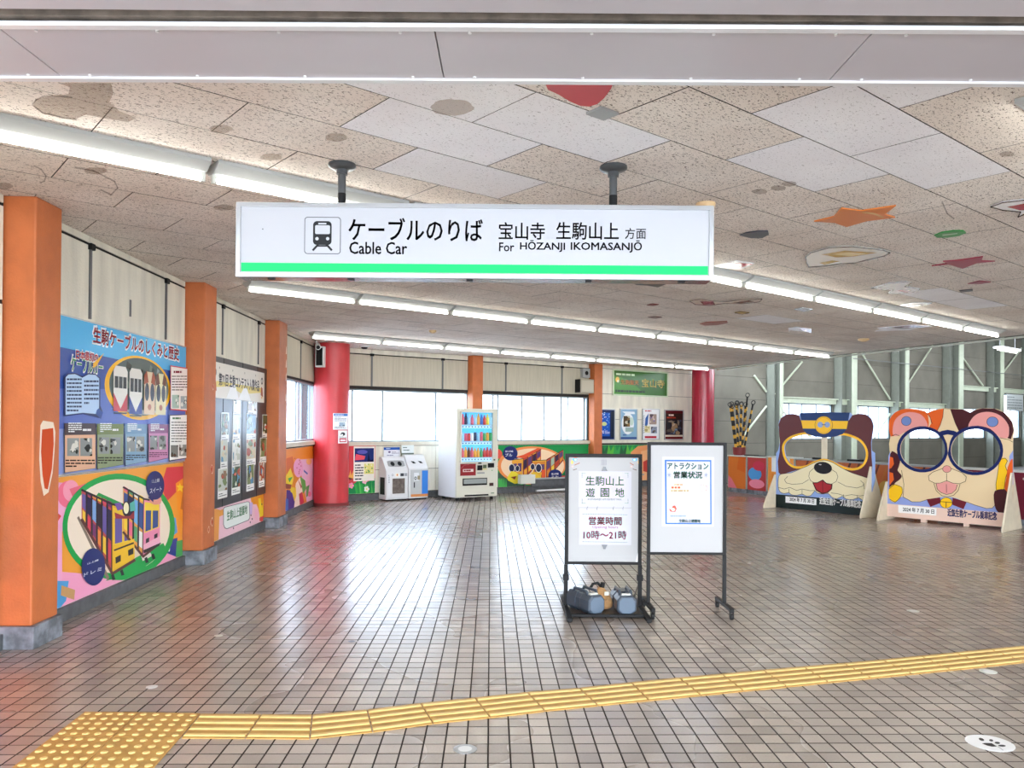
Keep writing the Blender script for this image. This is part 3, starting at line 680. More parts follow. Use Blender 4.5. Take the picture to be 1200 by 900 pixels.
b.prism([(p.x+E1.x*a+E2.x*c, p.y+E1.y*a+E2.y*c) for a, c in ((-.06, -.05), (.06, -.05), (.06, .05), (-.06, .05))], lambda x, y, d: Vector((x, y, d)), H-.014, H-.002, M_grey)
tag(b.build('cover_plate'), 'small grey square plate on the ceiling below the red cut-out', 'plate')
# ceiling cut-out shapes
def cut(name, lb, outline, col, extra=(), cat='decoration', edge=None):
    F = FrZ(H-.003); pts = [F.px(u, v) for u, v in outline]
    cx, cy = sum(p[0] for p in pts)/len(pts), sum(p[1] for p in pts)/len(pts)
    t = thing(name, lb, cat, (cx, cy, H-.003), group='painted shapes stuck to the ceiling')
    b = MB(); b.prism(pts, lambda x, y, d: Vector((x, y, H-.003-d)), 0, .008, mat('cutout_'+col, col, .4)); b.build('panel', t)
    if edge or extra:
        a = Art(FrZ(H-.0115), None); a.map = lambda u, v: F.px(u, v)
        if edge: a.line(outline+[outline[0]], edge[1], edge[0])
        for c, q in extra: a.poly(q, c)
        a.build('painted_face', t, PRINT_GLOSS)
cut('rounded_cutout', 'glossy red rounded cut-out partly hidden behind the metal beam', [(636, 88), (642, 103), (655, 109), (668, 117), (680, 122), (690, 123), (700, 120), (708, 113), (716, 102), (722, 88)], 'c41f28')
cut('star_cutout', 'orange star cut-out on the ceiling', [(954, 258.5), (977, 253), (986, 243), (1009, 246), (1050, 240), (1037, 250), (1049, 254), (1016, 258), (992, 265), (978, 260)], 'd97a26', [('f2c58c', [(1010, 247), (1025, 248), (1036, 253), (1034, 254), (1024, 250), (1010, 248)])])
cut('oval_cutout', 'dark navy oval cut-out right of the sign', [(867, 275), (874, 272), (888, 270), (900, 270), (901, 274), (893, 278), (880, 278)], '27303f')
cut('ring_cutout', 'green oval cut-out with a pale slit', [(1095, 275), (1103, 271.5), (1118, 269.5), (1129, 269.5), (1132, 272), (1124, 275.5), (1110, 277.5), (1098, 277.5)], '1f8c3a', [('d8ecd8', [(1104, 273.8), (1122, 271.8), (1122, 272.8), (1105, 275)])])
cut('ship_cutout', 'large white cut-out with a gold rectangle and black outline', [(944, 300), (950, 295), (972, 289), (1000, 288), (1035, 292), (1043, 295), (1036, 299), (1018, 303), (1003, 307), (985, 308), (965, 311), (948, 312), (945, 307)], 'ece7dc',
    [('c39a3c', [(962, 297), (990, 292.5), (1028, 295), (1000, 299.5), (980, 300.5)]), ('f3dd9c', [(975, 297), (992, 294.5), (1015, 296), (998, 299)]), ('c39a3c', [(960, 307), (975, 304), (985, 305), (966, 309)])], edge=('2a2524', 1.3))
cut('flag_cutout', 'white and crimson pointed cut-out beside the sign end', [(836, 311), (862, 305), (884, 308), (878, 311.5), (867, 315), (845, 313)], 'f1f1f3', [('a31c3c', [(850, 306.5), (884, 308), (868, 312.5), (866, 310)])])
cut('bird_cutout', 'crimson bird-like cut-out right of the gold and white one', [(1092, 311), (1110, 308), (1105, 305.5), (1120, 304.5), (1152, 300), (1150, 305), (1166, 305.5), (1145, 307.5), (1128, 314), (1112, 309)], '9c2140')
cut('dart_cutout', 'white dart cut-out with black outline above the right light row', [(1021, 337), (1042, 331), (1062, 329), (1068, 331), (1060, 335), (1078, 338), (1074, 341), (1058, 343), (1040, 343), (1047, 339), (1035, 338)], 'f0efee', [('9c2140', [(1050, 339), (1070, 339), (1060, 342)])], edge=('2a2524', 1))
cut('plane_cutout', 'white cut-out with black edge hanging over the right light row', [(1054, 357), (1070, 354.5), (1092, 354.5), (1086, 356), (1066, 358.5), (1060, 357.5)], 'eeeeea', edge=('2a2524', .8))
cut('edge_cutout', 'crimson and white cut-out at the right picture edge', [(1161, 241), (1175, 236), (1200, 233), (1230, 236), (1230, 249), (1200, 250), (1193, 253), (1196, 247), (1175, 245)], 'f0efee', [('a31c34', [(1180, 241), (1200, 237), (1228, 238), (1228, 245), (1195, 245)])], edge=('2a2524', 1.4))
cut('small_bird_cutout', 'small crimson cut-out below the crimson bird on the right', [(1134, 332), (1148, 328.5), (1161, 330), (1150, 332)], '8a2038')
cut('small_bar_cutout', 'small black cut-out right of the dart', [(1124, 340), (1140, 338.5), (1140, 340.5), (1126, 342)], '272428')
cut('bow_cutout', 'dark red bow-like pair of lobes below the light row right of the sign', [(808, 352), (820, 350), (836, 352), (850, 353), (868, 350.5), (893, 349.5), (890, 353), (870, 355), (848, 355), (832, 357), (815, 356)], 'd8cdbf', [('6e1c28', [(820, 352), (836, 352.5), (838, 356), (824, 356)]), ('6e1c28', [(856, 354), (878, 351), (884, 352.5), (868, 354.5)])], edge=('33292a', .8))
cut('wing_cutout', 'white and pink bow cut-out above the far light row', [(924, 384), (934, 383), (951, 385), (951, 390), (940, 388), (926, 386.5), (924.5, 389)], 'f0eef0', [('a83258', [(936, 384), (951, 385), (950.5, 389.5), (942, 387.5)])])
cut('fish_cutout', 'crimson and white fish-like cut-out under the right light row', [(1025, 388), (1032, 385.5), (1028, 384), (1050, 382), (1070, 380), (1092, 382), (1075, 384), (1068, 386.5), (1045, 387)], 'ececee', [('8a2240', [(1038, 383.5), (1068, 380.2), (1092, 382), (1060, 384.5)])])
cut('leaf_cutout', 'small brown-red cut-out above the middle light row', [(820, 379), (828, 377), (852, 376), (853, 378), (840, 380.5), (826, 381)], '8c3a20')
cut('tiny_oval_cutout', 'tiny dark red oval cut-out below the sign, nearer one', [(758, 357), (765, 355.5), (772, 356.5), (765, 358)], '7a2a1c')
cut('tiny_bar_cutout', 'tiny dark red bar cut-out below the sign, farther one', [(759, 371.5), (768, 370.5), (776, 371.5), (768, 373)], '5a2a2a')
cut('black_wing_cutout', 'black pointed cut-out half hidden behind the lower edge of the sign', [(738, 326), (780, 322), (786, 330), (771, 336), (760, 334), (745, 333)], '23252a')
cut('curl_cutout', 'small black and cream curl below the light row right of the sign', [(861, 366), (868, 364.5), (878, 366), (870, 367.5)], 'c9a34a', edge=('33292a', .6))
cut('chip_cutout', 'small white and grey cut-out near the white board right of the sign', [(931, 362), (940, 360), (952, 362), (942, 364)], 'dfe3ea', edge=('3d3f48', .6))
# ================================================================ MURALS, BOARDS, SIGNS ON THE WALLS
PURP = '1f2a6b'
def mural(name, label, F, s0, s1, t0, t1, bgc, cat='mural', d0=.012):
    t = thing(name, label, cat, tuple(F.P((s0+s1)/2, t0, d0)))
    b = MB(); b.fbox(F, s0, s1, t0, t1, 0.001, d0, mat('mural_board', 'd8cfc0', .5)); b.build('board', t)
    G = Fr(tuple(F.P(0, 0, d0+.0006)[:2]), F.ang); a = Art(G, (s0+.003, s1-.003, t0+.003, t1-.003)); a.poly([(s0, t0), (s1, t0), (s1, t1), (s0, t1)], bgc)
    return t, a
def train(a, side, front, roof, body, win, trim, nwin=5):
    """a tramcar drawn in perspective: side = 4 corners (far top, near top, near bottom, far bottom), front = 4 corners (tl, tr, br, bl)"""
    def q(c, x, y):
        (ax, ay), (bx, by), (cx, cy), (dx, dy) = c
        return ((ax+(bx-ax)*x)*(1-y)+(dx+(cx-dx)*x)*y, (ay+(by-ay)*x)*(1-y)+(dy+(cy-dy)*x)*y)
    a.poly(side, body)
    for i in range(nwin):
        x0, x1 = (i+.12)/nwin, (i+.88)/nwin
        a.poly([q(side, x0, .1), q(side, x1, .1), q(side, x1, .55), q(side, x0, .55)], win[i % len(win)], up=False)
        a.poly([q(side, x0+.01, .62), q(side, x1-.02, .6), q(side, x1-.02, .88), q(side, x0+.01, .9)], trim[i % len(trim)], up=False)
        a.poly([q(side, x0, -.03), q(side, x1, -.03), q(side, x1, .06), q(side, x0, .06)], trim[(i+1) % len(trim)], up=False)
        a.line([q(side, (i+1)/nwin, 0), q(side, (i+1)/nwin, 1)], abs(side[1][1]-side[2][1])*.03, '241c22')
    a.poly(front, roof)
    a.poly([q(front, .05, .05), q(front, .95, .05), q(front, .95, .6), q(front, .05, .6)], trim[0])
    a.poly([q(front, .12, .2), q(front, .45, .2), q(front, .45, .58), q(front, .12, .58)], win[0])
    a.poly([q(front, .55, .2), q(front, .88, .2), q(front, .88, .58), q(front, .55, .58)], win[0])
    a.poly([q(front, .08, .66), q(front, .92, .66), q(front, .92, .95), q(front, .08, .95)], roof)
    a.poly([q(front, .15, .72), q(front, .35, .72), q(front, .35, .86), q(front, .15, .86)], '241c22')
    a.poly([q(front, .65, .72), q(front, .85, .72), q(front, .85, .86), q(front, .65, .86)], '241c22')
    a.line([side[0], side[1], front[1]], abs(side[1][1]-side[2][1])*.03, '241c22'); a.line([side[3], side[2], front[2]], abs(side[1][1]-side[2][1])*.04, '5c2f2a')
# --- first mural, left of the near pillar
t, a = mural('painted_mural', 'red, blue and pink abstract mural left of the near orange pillar', L, -.4, 2.34, .11, 1.09, 'e5323c')
a.crop(0, 540, 3.75)
a.poly([(-60, 40), (10, 95), (0, 170), (-80, 120)], 'f2a03a'); a.poly([(0, 95), (80, 95), (80, 160), (30, 130)], 'ec4a55')
a.poly([(-90, 240), (0, 200), (30, 240), (40, 330), (60, 390), (20, 470), (0, 545), (-90, 500)], '3f78d8'); a.poly([(-80, 420), (10, 400), (60, 380), (80, 420), (10, 520), (-60, 560)], '2b57bf')
for k in range(6): a.ell(58+26*math.cos(k*1.05), 295+55*math.sin(k*1.05), 20, 34, '56b4f0', n=14)
a.ell(58, 290, 14, 30, '2f8de0', n=14); a.ell(64, 495, 12, 16, '7d9a3a', n=12)
a.poly([(-90, 560), (0, 575), (80, 640), (80, 760), (-90, 760)], 'f08aa0'); a.poly([(20, 620), (34, 618), (40, 640), (30, 655), (18, 640)], 'f5f2f5')
a.poly([(-90, 620), (-10, 640), (-30, 760), (-90, 760)], 'f7b9c4')
a.build('painting', t, PRINT)
# --- big mural with two tramcars
t, a = mural('painted_mural', 'orange and pink mural of two cable cars ringed in green, under the history board', L, 2.71, 5.57, .105, 1.09, 'f2a23c')
a.crop(60, 535, 4.735)
a.poly([(0, 140), (120, 150), (110, 330), (60, 420), (60, 700), (0, 900), (-10, 900)], 'f3a9cd'); a.poly([(60, 640), (300, 660), (640, 470), (740, 560), (500, 740), (60, 900)], 'f4a3c4')
a.ell(95, 210, 62, 75, 'ef6f8b'); a.ell(110, 190, 45, 60, 'f39ab0'); a.poly([(100, 180), (190, 150), (260, 190), (250, 330), (150, 300)], 'e9677f'); a.ell(205, 205, 50, 52, 'f8a08f')
a.poly([(640, 60), (790, 50), (790, 120), (700, 190), (640, 250), (610, 160)], 'd6404c'); a.poly([(690, 150), (800, 70), (800, 480), (740, 420), (700, 300)], 'f59a2c')
a.poly([(20, 300), (55, 330), (20, 385)], 'd8432f'); a.poly([(270, 110), (300, 115), (290, 150)], 'b9452f')
a.poly([(640, 330), (690, 340), (700, 420), (640, 470)], '5aa6e6'); a.poly([(630, 470), (700, 450), (690, 555), (600, 520)], '1d3f8f'); a.ell(647, 495, 9, 34, 'f2f2ee', rot=-.2, n=14); a.ell(675, 395, 6, 9, 'f2f2ee', n=10)
a.poly([(695, 470), (735, 460), (740, 545), (690, 560)], '4aa75a'); a.poly([(745, 280), (760, 300), (770, 540), (750, 530)], 'f3cf2e')
for k in range(5): a.poly([(746, 300+k*48), (770, 330+k*48), (770, 350+k*48), (746, 322+k*48)], '3a332e')
a.poly([(712, 145), (719, 162), (738, 165), (724, 178), (727, 198), (713, 186), (699, 194), (705, 175), (694, 162), (708, 160)], 'ffd73a'); a.poly([(728, 200), (745, 260), (740, 300), (715, 290)], 'cf7434')
a.poly([(20, 690), (95, 690), (80, 800), (30, 860)], '4f9fd6'); a.poly([(55, 715), (130, 740), (125, 795), (50, 770)], 'c99a62')
a.ell(372, 390, 312, 296, '16a34a', rot=-.06, n=48); a.ell(372, 388, 285, 262, 'f1dfca', rot=-.06, n=48)
a.poly([(260, 200), (460, 290), (420, 340), (230, 240)], '1a9a4a'); a.poly([(340, 645), (450, 570), (620, 480), (640, 520), (480, 640), (300, 690)], '16a34a')
a.poly([(150, 330), (320, 670), (310, 690), (140, 340)], '8a7a6a'); a.poly([(455, 420), (560, 550), (505, 580)], 'f3e6dc')
train(a, [(165, 185), (335, 265), (335, 650), (165, 350)], [(335, 265), (455, 290), (458, 575), (335, 650)], 'e8b62e', 'c24a48', ['6a5aa0', '27204a', '7fa5d8', '2c2030'], ['f0c93c', 'd8435a', '7a2f6a', 'e98a3a'], 6)
train(a, [(395, 170), (510, 235), (505, 555), (395, 420)], [(510, 235), (600, 255), (598, 480), (505, 555)], 'ee8fb0', 'eaa04a', ['38508e', '27204a', '74b0e0'], ['f4d23a', 'ea6a8a', '5aa870', 'f2f0e6'], 4)
a.poly([(340, 500), (455, 455), (458, 560), (335, 630)], 'efc02e'); a.line([(345, 520), (450, 480)], 9, '241c22'); a.poly([(350, 560), (380, 545), (380, 580), (352, 595)], '241c22'); a.poly([(420, 520), (450, 505), (450, 540), (422, 552)], '241c22')
a.ell(410, 290, 22, 42, '241c22'); a.ell(410, 286, 15, 32, 'f6efc4'); a.poly([(362, 300), (345, 260), (380, 255), (395, 290)], '7a57a8'); a.poly([(430, 260), (455, 245), (462, 300), (432, 305)], '58b7a8')
a.poly([(345, 310), (395, 330), (430, 330), (455, 300), (455, 345), (400, 345), (350, 345)], '9c2f3a')
a.poly([(505, 490), (598, 440), (598, 480), (508, 530)], 'f4b3c8'); a.poly([(505, 520), (596, 480), (594, 495), (508, 538)], '241c22'); a.ell(573, 240, 34, 28, 'e79a8a', n=14); a.ell(573, 228, 16, 14, 'f6d9c0', n=12)
for u, v in ((375, 640), (325, 665), (548, 550), (510, 570)): a.poly([(u, v-5), (u+14, v-14), (u+24, v+16), (u+8, v+22)], '1f1f22')
a.ell(570, 160, 51, 80, PURP, n=30); a.poly([(530, 225), (560, 255), (560, 215)], PURP)
a.text('山上線', (551, 148), (594, 120), 'ffffff', .03); a.text('スイート', (540, 205), (606, 166), 'ffffff', .035)
a.ell(226, 612, 66, 104, PURP, n=30); a.poly([(262, 540), (278, 575), (248, 580)], PURP)
a.text('山上線', (192, 600), (254, 568), 'ffffff', .03); a.text('ドレミ', (173, 668), (272, 612), 'ffffff', .035)
a.build('painting', t, PRINT)
# --- mural under the black photo board
t, a = mural('painted_mural', 'narrow pink and orange mural with a white name plaque, under the black photo board', L, 5.99, 8.68, .105, 1.09, 'f5c7d3')
a.crop(255, 580, 18.46)
a.poly([(-200, 250), (60, 330), (130, 300), (130, 430), (40, 470), (20, 1000), (-200, 1000)], 'f2a23c'); a.poly([(700, 0), (1300, -100), (1300, 600), (920, 500), (880, 300), (840, 200), (740, 200)], 'f29a1e')
a.poly([(905, 490), (960, 470), (1300, 400), (1300, 700), (905, 560)], 'dc4a4a'); a.poly([(880, 80), (930, 60), (960, 300), (1000, 0), (1050, -20), (1000, 440), (910, 480)], 'f9dc32')
a.poly([(800, 300), (850, 270), (880, 400), (860, 560), (800, 500)], 'f7b8d0'); a.poly([(690, 170), (760, 160), (740, 420), (700, 420)], 'cdb4e6')
a.poly([(120, 300), (150, 260), (640, 140), (690, 150), (700, 500), (670, 550), (200, 740), (150, 720), (120, 640)], '3a4046'); a.poly([(130, 300), (160, 270), (640, 150), (682, 160), (690, 495), (660, 540), (200, 725), (160, 705), (132, 640)], 'eef4ee')
F2 = a.F; p0 = a.map(200, 540); p1 = a.map(640, 225)
zz = min(p0[1], a.map(640, 400)[1]); a.raw(); zt = max(L.px(255+250/18.46, 580+330/18.46)[1], L.px(255+620/18.46, 580+230/18.46)[1])
a.text('生駒山上遊園地', (p0[0], zz), (p1[0], zt), '1d7a3c', .03)
a.crop(255, 580, 18.46)
for u, v in ((720, 440), (745, 520), (705, 590), (340, 720), (955, 200)): a.ell(u, v, 12, 22, '3a2f4a', n=10)
a.build('painting', t, PRINT)
# --- mural under the left window
t, a = mural('painted_mural', 'orange, yellow and pink mural under the left wall window', L, 9.2, 12.5, .105, 1.1, 'ef8f2c')
a.crop(245, 530, 8.18)
a.poly([(860, 70), (1010, 60), (1010, 470), (940, 490), (900, 300)], 'f0b9d6'); a.poly([(740, 60), (800, 40), (830, 160), (770, 240), (740, 200)], 'd8682a')
a.ell(855, 150, 45, 90, 'f0a6cc'); 
for k in range(9): a.ell(820+random.uniform(0, 70), 60+k*18, 5, 8, 'c23a5e', n=8)
a.poly([(735, 230), (780, 150), (810, 250), (790, 330), (740, 330)], 'f4d52f'); a.poly([(755, 250), (800, 235), (770, 290)], '3fa24a')
a.poly([(800, 560), (830, 300), (870, 240), (900, 330), (880, 480), (850, 540)], 'f6d9c8'); a.poly([(870, 230), (920, 270), (930, 350), (900, 400)], '5aa24a'); a.poly([(850, 260), (890, 330), (880, 350)], 'b5263f')
a.poly([(740, 360), (800, 370), (820, 470), (810, 560), (735, 560)], '4a2f86'); a.poly([(735, 440), (760, 450), (755, 560), (725, 560)], '3a6fc2'); a.poly([(770, 330), (820, 340), (810, 400), (780, 380)], 'f2cf3c')
a.poly([(860, 400), (890, 380), (910, 480), (870, 520)], 'c7264a'); a.poly([(795, 390), (830, 330), (835, 420), (815, 470)], 'f0c22e'); a.poly([(730, 300), (790, 310), (780, 350), (735, 350)], '8a3c28')
a.ell(960, 400, 18, 26, 'f06a96', n=12); a.ell(955, 90, 26, 30, 'f4b070', n=12); a.poly([(905, 165), (945, 200), (940, 215), (905, 185)], '2f5bb0'); a.poly([(930, 330), (960, 310), (945, 420), (930, 430)], '4f8f4a')
a.build('painting', t, PRINT)
# --- back wall murals
t, a = mural('painted_mural', 'red mural with grass and pink flowers beside the red corner column', B, .2, 1.22, .14, 1.085, 'd9444c')
a.crop(380, 520, 8.571)
a.poly([(180, 430), (300, 400), (380, 340), (440, 380), (520, 340), (520, 540), (180, 540)], '1c8a4c')
for k in range(11):
    u = 320+k*19; a.poly([(u, 515), (u-20+k*3, 400-(k % 3)*22), (u+6, 410), (u+18, 515)], ('35b04c', '2a9a44', '57c35a')[k % 3])
for cx, cy, c in ((270, 420, 'f39ac0'), (405, 375, 'f2b6cc'), (425, 455, 'f4f4ee')):
    for k in range(5): a.ell(cx+16*math.cos(k*1.257), cy+18*math.sin(k*1.257), 12, 13, c, n=10)
    a.ell(cx, cy, 7, 8, 'f5e04a', n=8)
a.poly([(205, 290), (240, 340), (290, 350), (320, 330), (290, 270), (270, 320), (262, 262), (250, 320)], 'f2b35a'); a.poly([(215, 330), (290, 350), (260, 365)], '7a3a2a')
a.build('painting', t, PRINT)
t, a = mural('painted_mural', 'green mural of two orange cable cars in an oval, right of the vending machine', B, 4.0, 6.86, .14, 1.07, '16924a')
a.crop(580, 510, 10)
a.poly([(0, 430), (100, 450), (200, 560), (520, 620), (520, 700), (0, 700)], '3c5a4a'); a.poly([(820, 180), (1100, 180), (1100, 640), (820, 560)], '1f8f48')
a.ell(20, 220, 65, 60, 'e4574a'); a.ell(430, 355, 400, 225, 'ef8f4e', n=48); a.ell(440, 360, 370, 205, 'f5d3ae', n=48)
train(a, [(540, 165), (330, 275), (330, 520), (540, 300)], [(330, 275), (200, 290), (190, 520), (320, 530)], 'e7a63a', 'c2502c', ['5a3a6e', '33233e'], ['e8a23a', 'b5372c', 'f0c23c'], 4)
train(a, [(800, 170), (600, 290), (600, 520), (800, 290)], [(600, 290), (440, 300), (450, 520), (590, 535)], 'e8b63a', 'c9582a', ['56406a', '33233e', '9fb8a0'], ['d8862e', 'b23c2a', 'f0c840'], 4)
a.poly([(240, 255), (330, 230), (500, 150), (540, 160), (340, 275)], 'e2562e')
for cx, cy, r in ((195, 385, 44), (262, 390, 32), (440, 370, 34), (510, 385, 46)): a.ell(cx, cy, r*.85, r*1.15, 'e8e4d8', n=20); a.ell(cx, cy, r*.68, r*.98, '22264a', n=20)
a.poly([(140, 500), (190, 420), (240, 430), (320, 500), (330, 550), (230, 570), (150, 530)], 'ecd83c'); a.poly([(180, 490), (250, 480), (230, 520)], '8a3a2c'); a.poly([(420, 440), (470, 430), (540, 500), (530, 530), (460, 520)], 'f0c63a'); a.poly([(545, 400), (590, 410), (590, 520), (545, 530)], 'e25a30')
a.ell(178, 212, 86, 84, PURP, n=30); a.poly([(235, 250), (280, 270), (240, 280)], PURP); a.text('宝山寺線', (118, 200), (210, 178), 'ffffff', .03); a.text('ブル', (118, 250), (200, 213), 'ffffff', .03)
a.ell(703, 468, 78, 68, PURP, n=30); a.text('宝山寺線', (660, 465), (742, 440), 'ffffff', .03); a.text('ミケ', (660, 512), (742, 474), 'ffffff', .03)
for k in range(7): a.poly([(40+k*14, 620), (35+k*16, 500), (50+k*14, 520), (56+k*14, 620)], '4fb85a')
a.ell(800, 500, 30, 30, 'c23a2c', n=12)
a.build('painting', t, PRINT)
t, a = mural('painted_mural', 'green leafy mural under the framed posters, mostly hidden by the standing boards', B, 7.14, 10.2, .14, 1.05, '178a44')
a.crop(690, 425, 8.18)
for k in range(8): a.poly([(100+k*60, 960), (130+k*60, 780), (150+k*60, 850), (180+k*60, 790), (190+k*60, 960)], ('1f5f38', '58b83e', '2fa04a')[k % 3])
a.poly([(400, 860), (470, 800), (560, 790), (560, 1100), (420, 1200)], 'e8965c'); a.poly([(500, 850), (700, 800), (1000, 850), (1000, 1300), (500, 1200)], 'f0b07a'); a.poly([(520, 950), (560, 930), (560, 1050), (520, 1040)], 'c23a2c')
a.build('painting', t, PRINT)
# --- history board
t = thing('information_board', 'large blue illustrated history board with dark red Japanese title', 'board', tuple(L.P(4.4, 1.1, .03)), RL)
b = MB(); b.fbox(L, 3.0, 5.56, 1.1, 2.31, .017, .035, M_alu); b.build('backing', t, bevel=.002)
G = Fr(tuple(L.P(0, 0, .0356)[:2]), L.ang); BR = (3.012, 5.55, 1.112, 2.298); a = Art(G, BR); s0, s1, t0, t1 = BR
a.poly([(s0, t0), (s1, t0), (s1, t1), (s0, t1)], '8fa0d8'); a.poly([(s0, 1.45), (s1, 1.5), (s1, t1), (s0, t1)], '5a70bf'); a.poly([(s0, 1.75), (s1, 1.85), (s1, t1), (s0, t1)], '33519f'); a.poly([(s0, 2.06), (s1, 2.02), (s1, t1), (s0, t1)], '4db4ea')
U = lambda u, v: L.px(65+u/7.06, 365+v/7.06); W_ = lambda u, v: L.px(65+u/7.06, 465+v/7.06)
x0 = U(275, 250); x1 = U(992, 340); ty0 = (U(275, 255)[1]+U(990, 405)[1])/2; ty1 = (U(285, 130)[1]+U(985, 300)[1])/2
wd = x1[0]-x0[0]; a.text('生駒ケーブルのしくみと歴史', (x0[0]-.012, ty0-.012), (x1[0]+.012, ty1+.012), 'ffffff', .07); a.text('生駒ケーブルのしくみと歴史', (x0[0], ty0), (x1[0], ty1), 'a01f33', .035)
c0 = U(650, 560); a.map = lambda u, v: (u, v)
cx, cy = (U(370, 590)[0]+U(925, 610)[0])/2, (U(560, 350)[1]+W_(690, 190)[1])/2; rx, ry = (U(925, 610)[0]-U(370, 590)[0])/2, (U(560, 345)[1]-W_(690, 190)[1])/2
a.ell(cx, cy, rx, ry, 'f4b81e', n=48); a.ell(cx+.01, cy+.01, rx*.9, ry*.9, '54625c', n=48)
rr = random.Random(5)
for k in range(46):
    an, q = rr.uniform(0, 6.28), rr.uniform(.2, .8); px_, py_ = cx+rx*q*math.cos(an), cy+ry*q*math.sin(an)
    if py_ > cy-.02: a.poly([(px_-.03, py_-.02), (px_+.02, py_-.03), (px_+.04, py_+.02), (px_-.01, py_+.04)], rr.choice(['8d9a94', '3c4844', 'c5cbc8', '6d7d70', '2e3632']))
a.poly([(cx-rx*.85, cy-.2), (cx+rx*.85, cy-.2), (cx+rx*.62, cy-ry*.62), (cx, cy-ry*.84), (cx-rx*.62, cy-ry*.62)], 'b9bdc6')
for k in range(-3, 4): a.line([(cx+k*.09, cy-.18), (cx+k*.12, cy-ry*.8+abs(k)*.035)], .012, '6d737c')
def tram(c, w_, top, bot, upper, lower):
    a.poly([(c-w_, bot), (c+w_, bot), (c+w_, top-.04), (c+w_*.7, top), (c-w_*.7, top), (c-w_, top-.04)], upper); a.poly([(c-w_*.85, bot+.2), (c+w_*.85, bot+.2), (c+w_*.85, top-.09), (c-w_*.85, top-.09)], '2b3034')
    for q in (-.3, .3): a.line([(c+w_*q, bot+.2), (c+w_*q, top-.09)], .012, upper)
    a.poly([(c-w_, bot), (c+w_, bot), (c+w_, bot+.16), (c, bot+.02), (c-w_, bot+.16)], lower); a.line([(c-w_*.9, bot-.015), (c+w_*.9, bot-.015)], .012, '2b3034')
tw = rx*.19
tram(cx-rx*.60, tw, cy+.17, cy-.22, 'e8e4da', 'c0262f'); tram(cx-rx*.17, tw, cy+.17, cy-.24, 'e8e4da', '2a4596')
for c, cc, ear in ((cx+rx*.25, 'e6c9a4', 'a04a2c'), (cx+rx*.62, 'e9dfae', '6a4030')):        # two blunt-nosed cars with round windscreens
    a.poly([(c-tw*.9, cy-.24), (c+tw*.9, cy-.24), (c+tw*.95, cy+.1), (c+tw*.6, cy+.16), (c-tw*.6, cy+.16), (c-tw*.95, cy+.1)], cc)
    a.poly([(c-tw*.9, cy+.04), (c-tw*.95, cy+.12), (c-tw*.5, cy+.17), (c-tw*.2, cy+.06)], ear); a.poly([(c+tw*.9, cy+.04), (c+tw*.95, cy+.12), (c+tw*.5, cy+.17), (c+tw*.2, cy+.06)], ear)
    a.ell(c-tw*.45, cy-.03, tw*.36, .085, '22283a', n=16); a.ell(c+tw*.45, cy-.03, tw*.36, .085, '22283a', n=16); a.ell(c, cy-.17, tw*.3, .03, 'b06a4a', n=10)
a.crop(65, 365, 7.06)
ka, kb = U(80, 480), U(345, 470); a.raw(); a.text('ケーブルカー', (ka[0]-.006, ka[1]-.012), (kb[0]+.004, ka[1]+.125), 'ffffff', .06); a.text('ケーブルカー', (ka[0], ka[1]-.004), (kb[0], ka[1]+.115), '3f9a62', .015)
ja, jb = U(120, 390), U(305, 380); a.text('日本最初の', (ja[0]-.005, ja[1]-.006), (jb[0]+.005, ja[1]+.075), 'ffffff', .07); a.text('日本最初の', (ja[0], ja[1]), (jb[0], ja[1]+.068), 'd0263a', .03)
a.crop(65, 365, 7.06)
a.poly([(300, 430), (390, 345), (330, 450), (300, 470)], 'f0b32a')
a.poly([(60, 545), (90, 512), (150, 508), (212, 535), (260, 510), (320, 515), (360, 550), (360, 780), (380, 830), (366, 885), (300, 868), (215, 850), (62, 868)], '1e2c62')
a.poly([(72, 545), (95, 522), (150, 518), (210, 548), (262, 520), (320, 525), (350, 555), (350, 780), (345, 850), (215, 838), (72, 855)], 'b5cfee')
a.lines(82, 545, 205, 835, 9, '27335c', .45, 5); a.lines(225, 560, 345, 775, 6, '27335c', .45, 5)
a.crop(65, 465, 7.06); a.poly([(330, 110), (345, 95), (382, 130), (364, 184), (322, 140)], '2a4a96')
for (u0, u1, v0, v1, hd, bd, tc_) in ((62, 322, 218, 630, '4a3c40', 'e3b394', '3a2a26'), (330, 552, 222, 600, '6d7a3c', '8e9a78', '2b3024'), (562, 745, 224, 572, '6f93b4', '86a8c4', '22303c'), (755, 922, 226, 545, '8a4a78', 'c986ae', '5c2848')):
    k = (v1-v0)*.2; dv = -8
    a.poly([(u0, v0), (u1, v0+2), (u1, v1-38+dv*0), (u0, v1)], '30353c'); a.poly([(u0+4, v0+4), (u1-3, v0+5), (u1-3, v1-40), (u0+4, v1-4)], bd); a.poly([(u0, v0), (u1, v0+2), (u1, v0+k*1.15), (u0, v0+k*1.2)], hd)
    a.lines(u0+(u1-u0)*.12, v0-8, u0+(u1-u0)*.55, v0+k*.95, 5, 'eef0ee', .5, 4); a.lines(u0+(u1-u0)*.58, v0+k*.5, u0+(u1-u0)*.92, v0+k*.85, 1, 'f2f2f0', .6, 3)
    w2 = (u1-u0)*.4
    for m_ in (0, 1): a.photo(u0+(u1-u0)*.08+m_*(w2+4), v0+k*1.5, u0+(u1-u0)*.08+m_*(w2+4)+w2-4, v0+k*3.3, ['8f9390', '2e302e', 'd9d6cc', '565a54', '161816'], blobs=6)
    a.lines(u0+8, v0+k*3.6, u1-10, v1-44, 3, tc_, .5, 5)
a.crop(65, 365, 7.06)
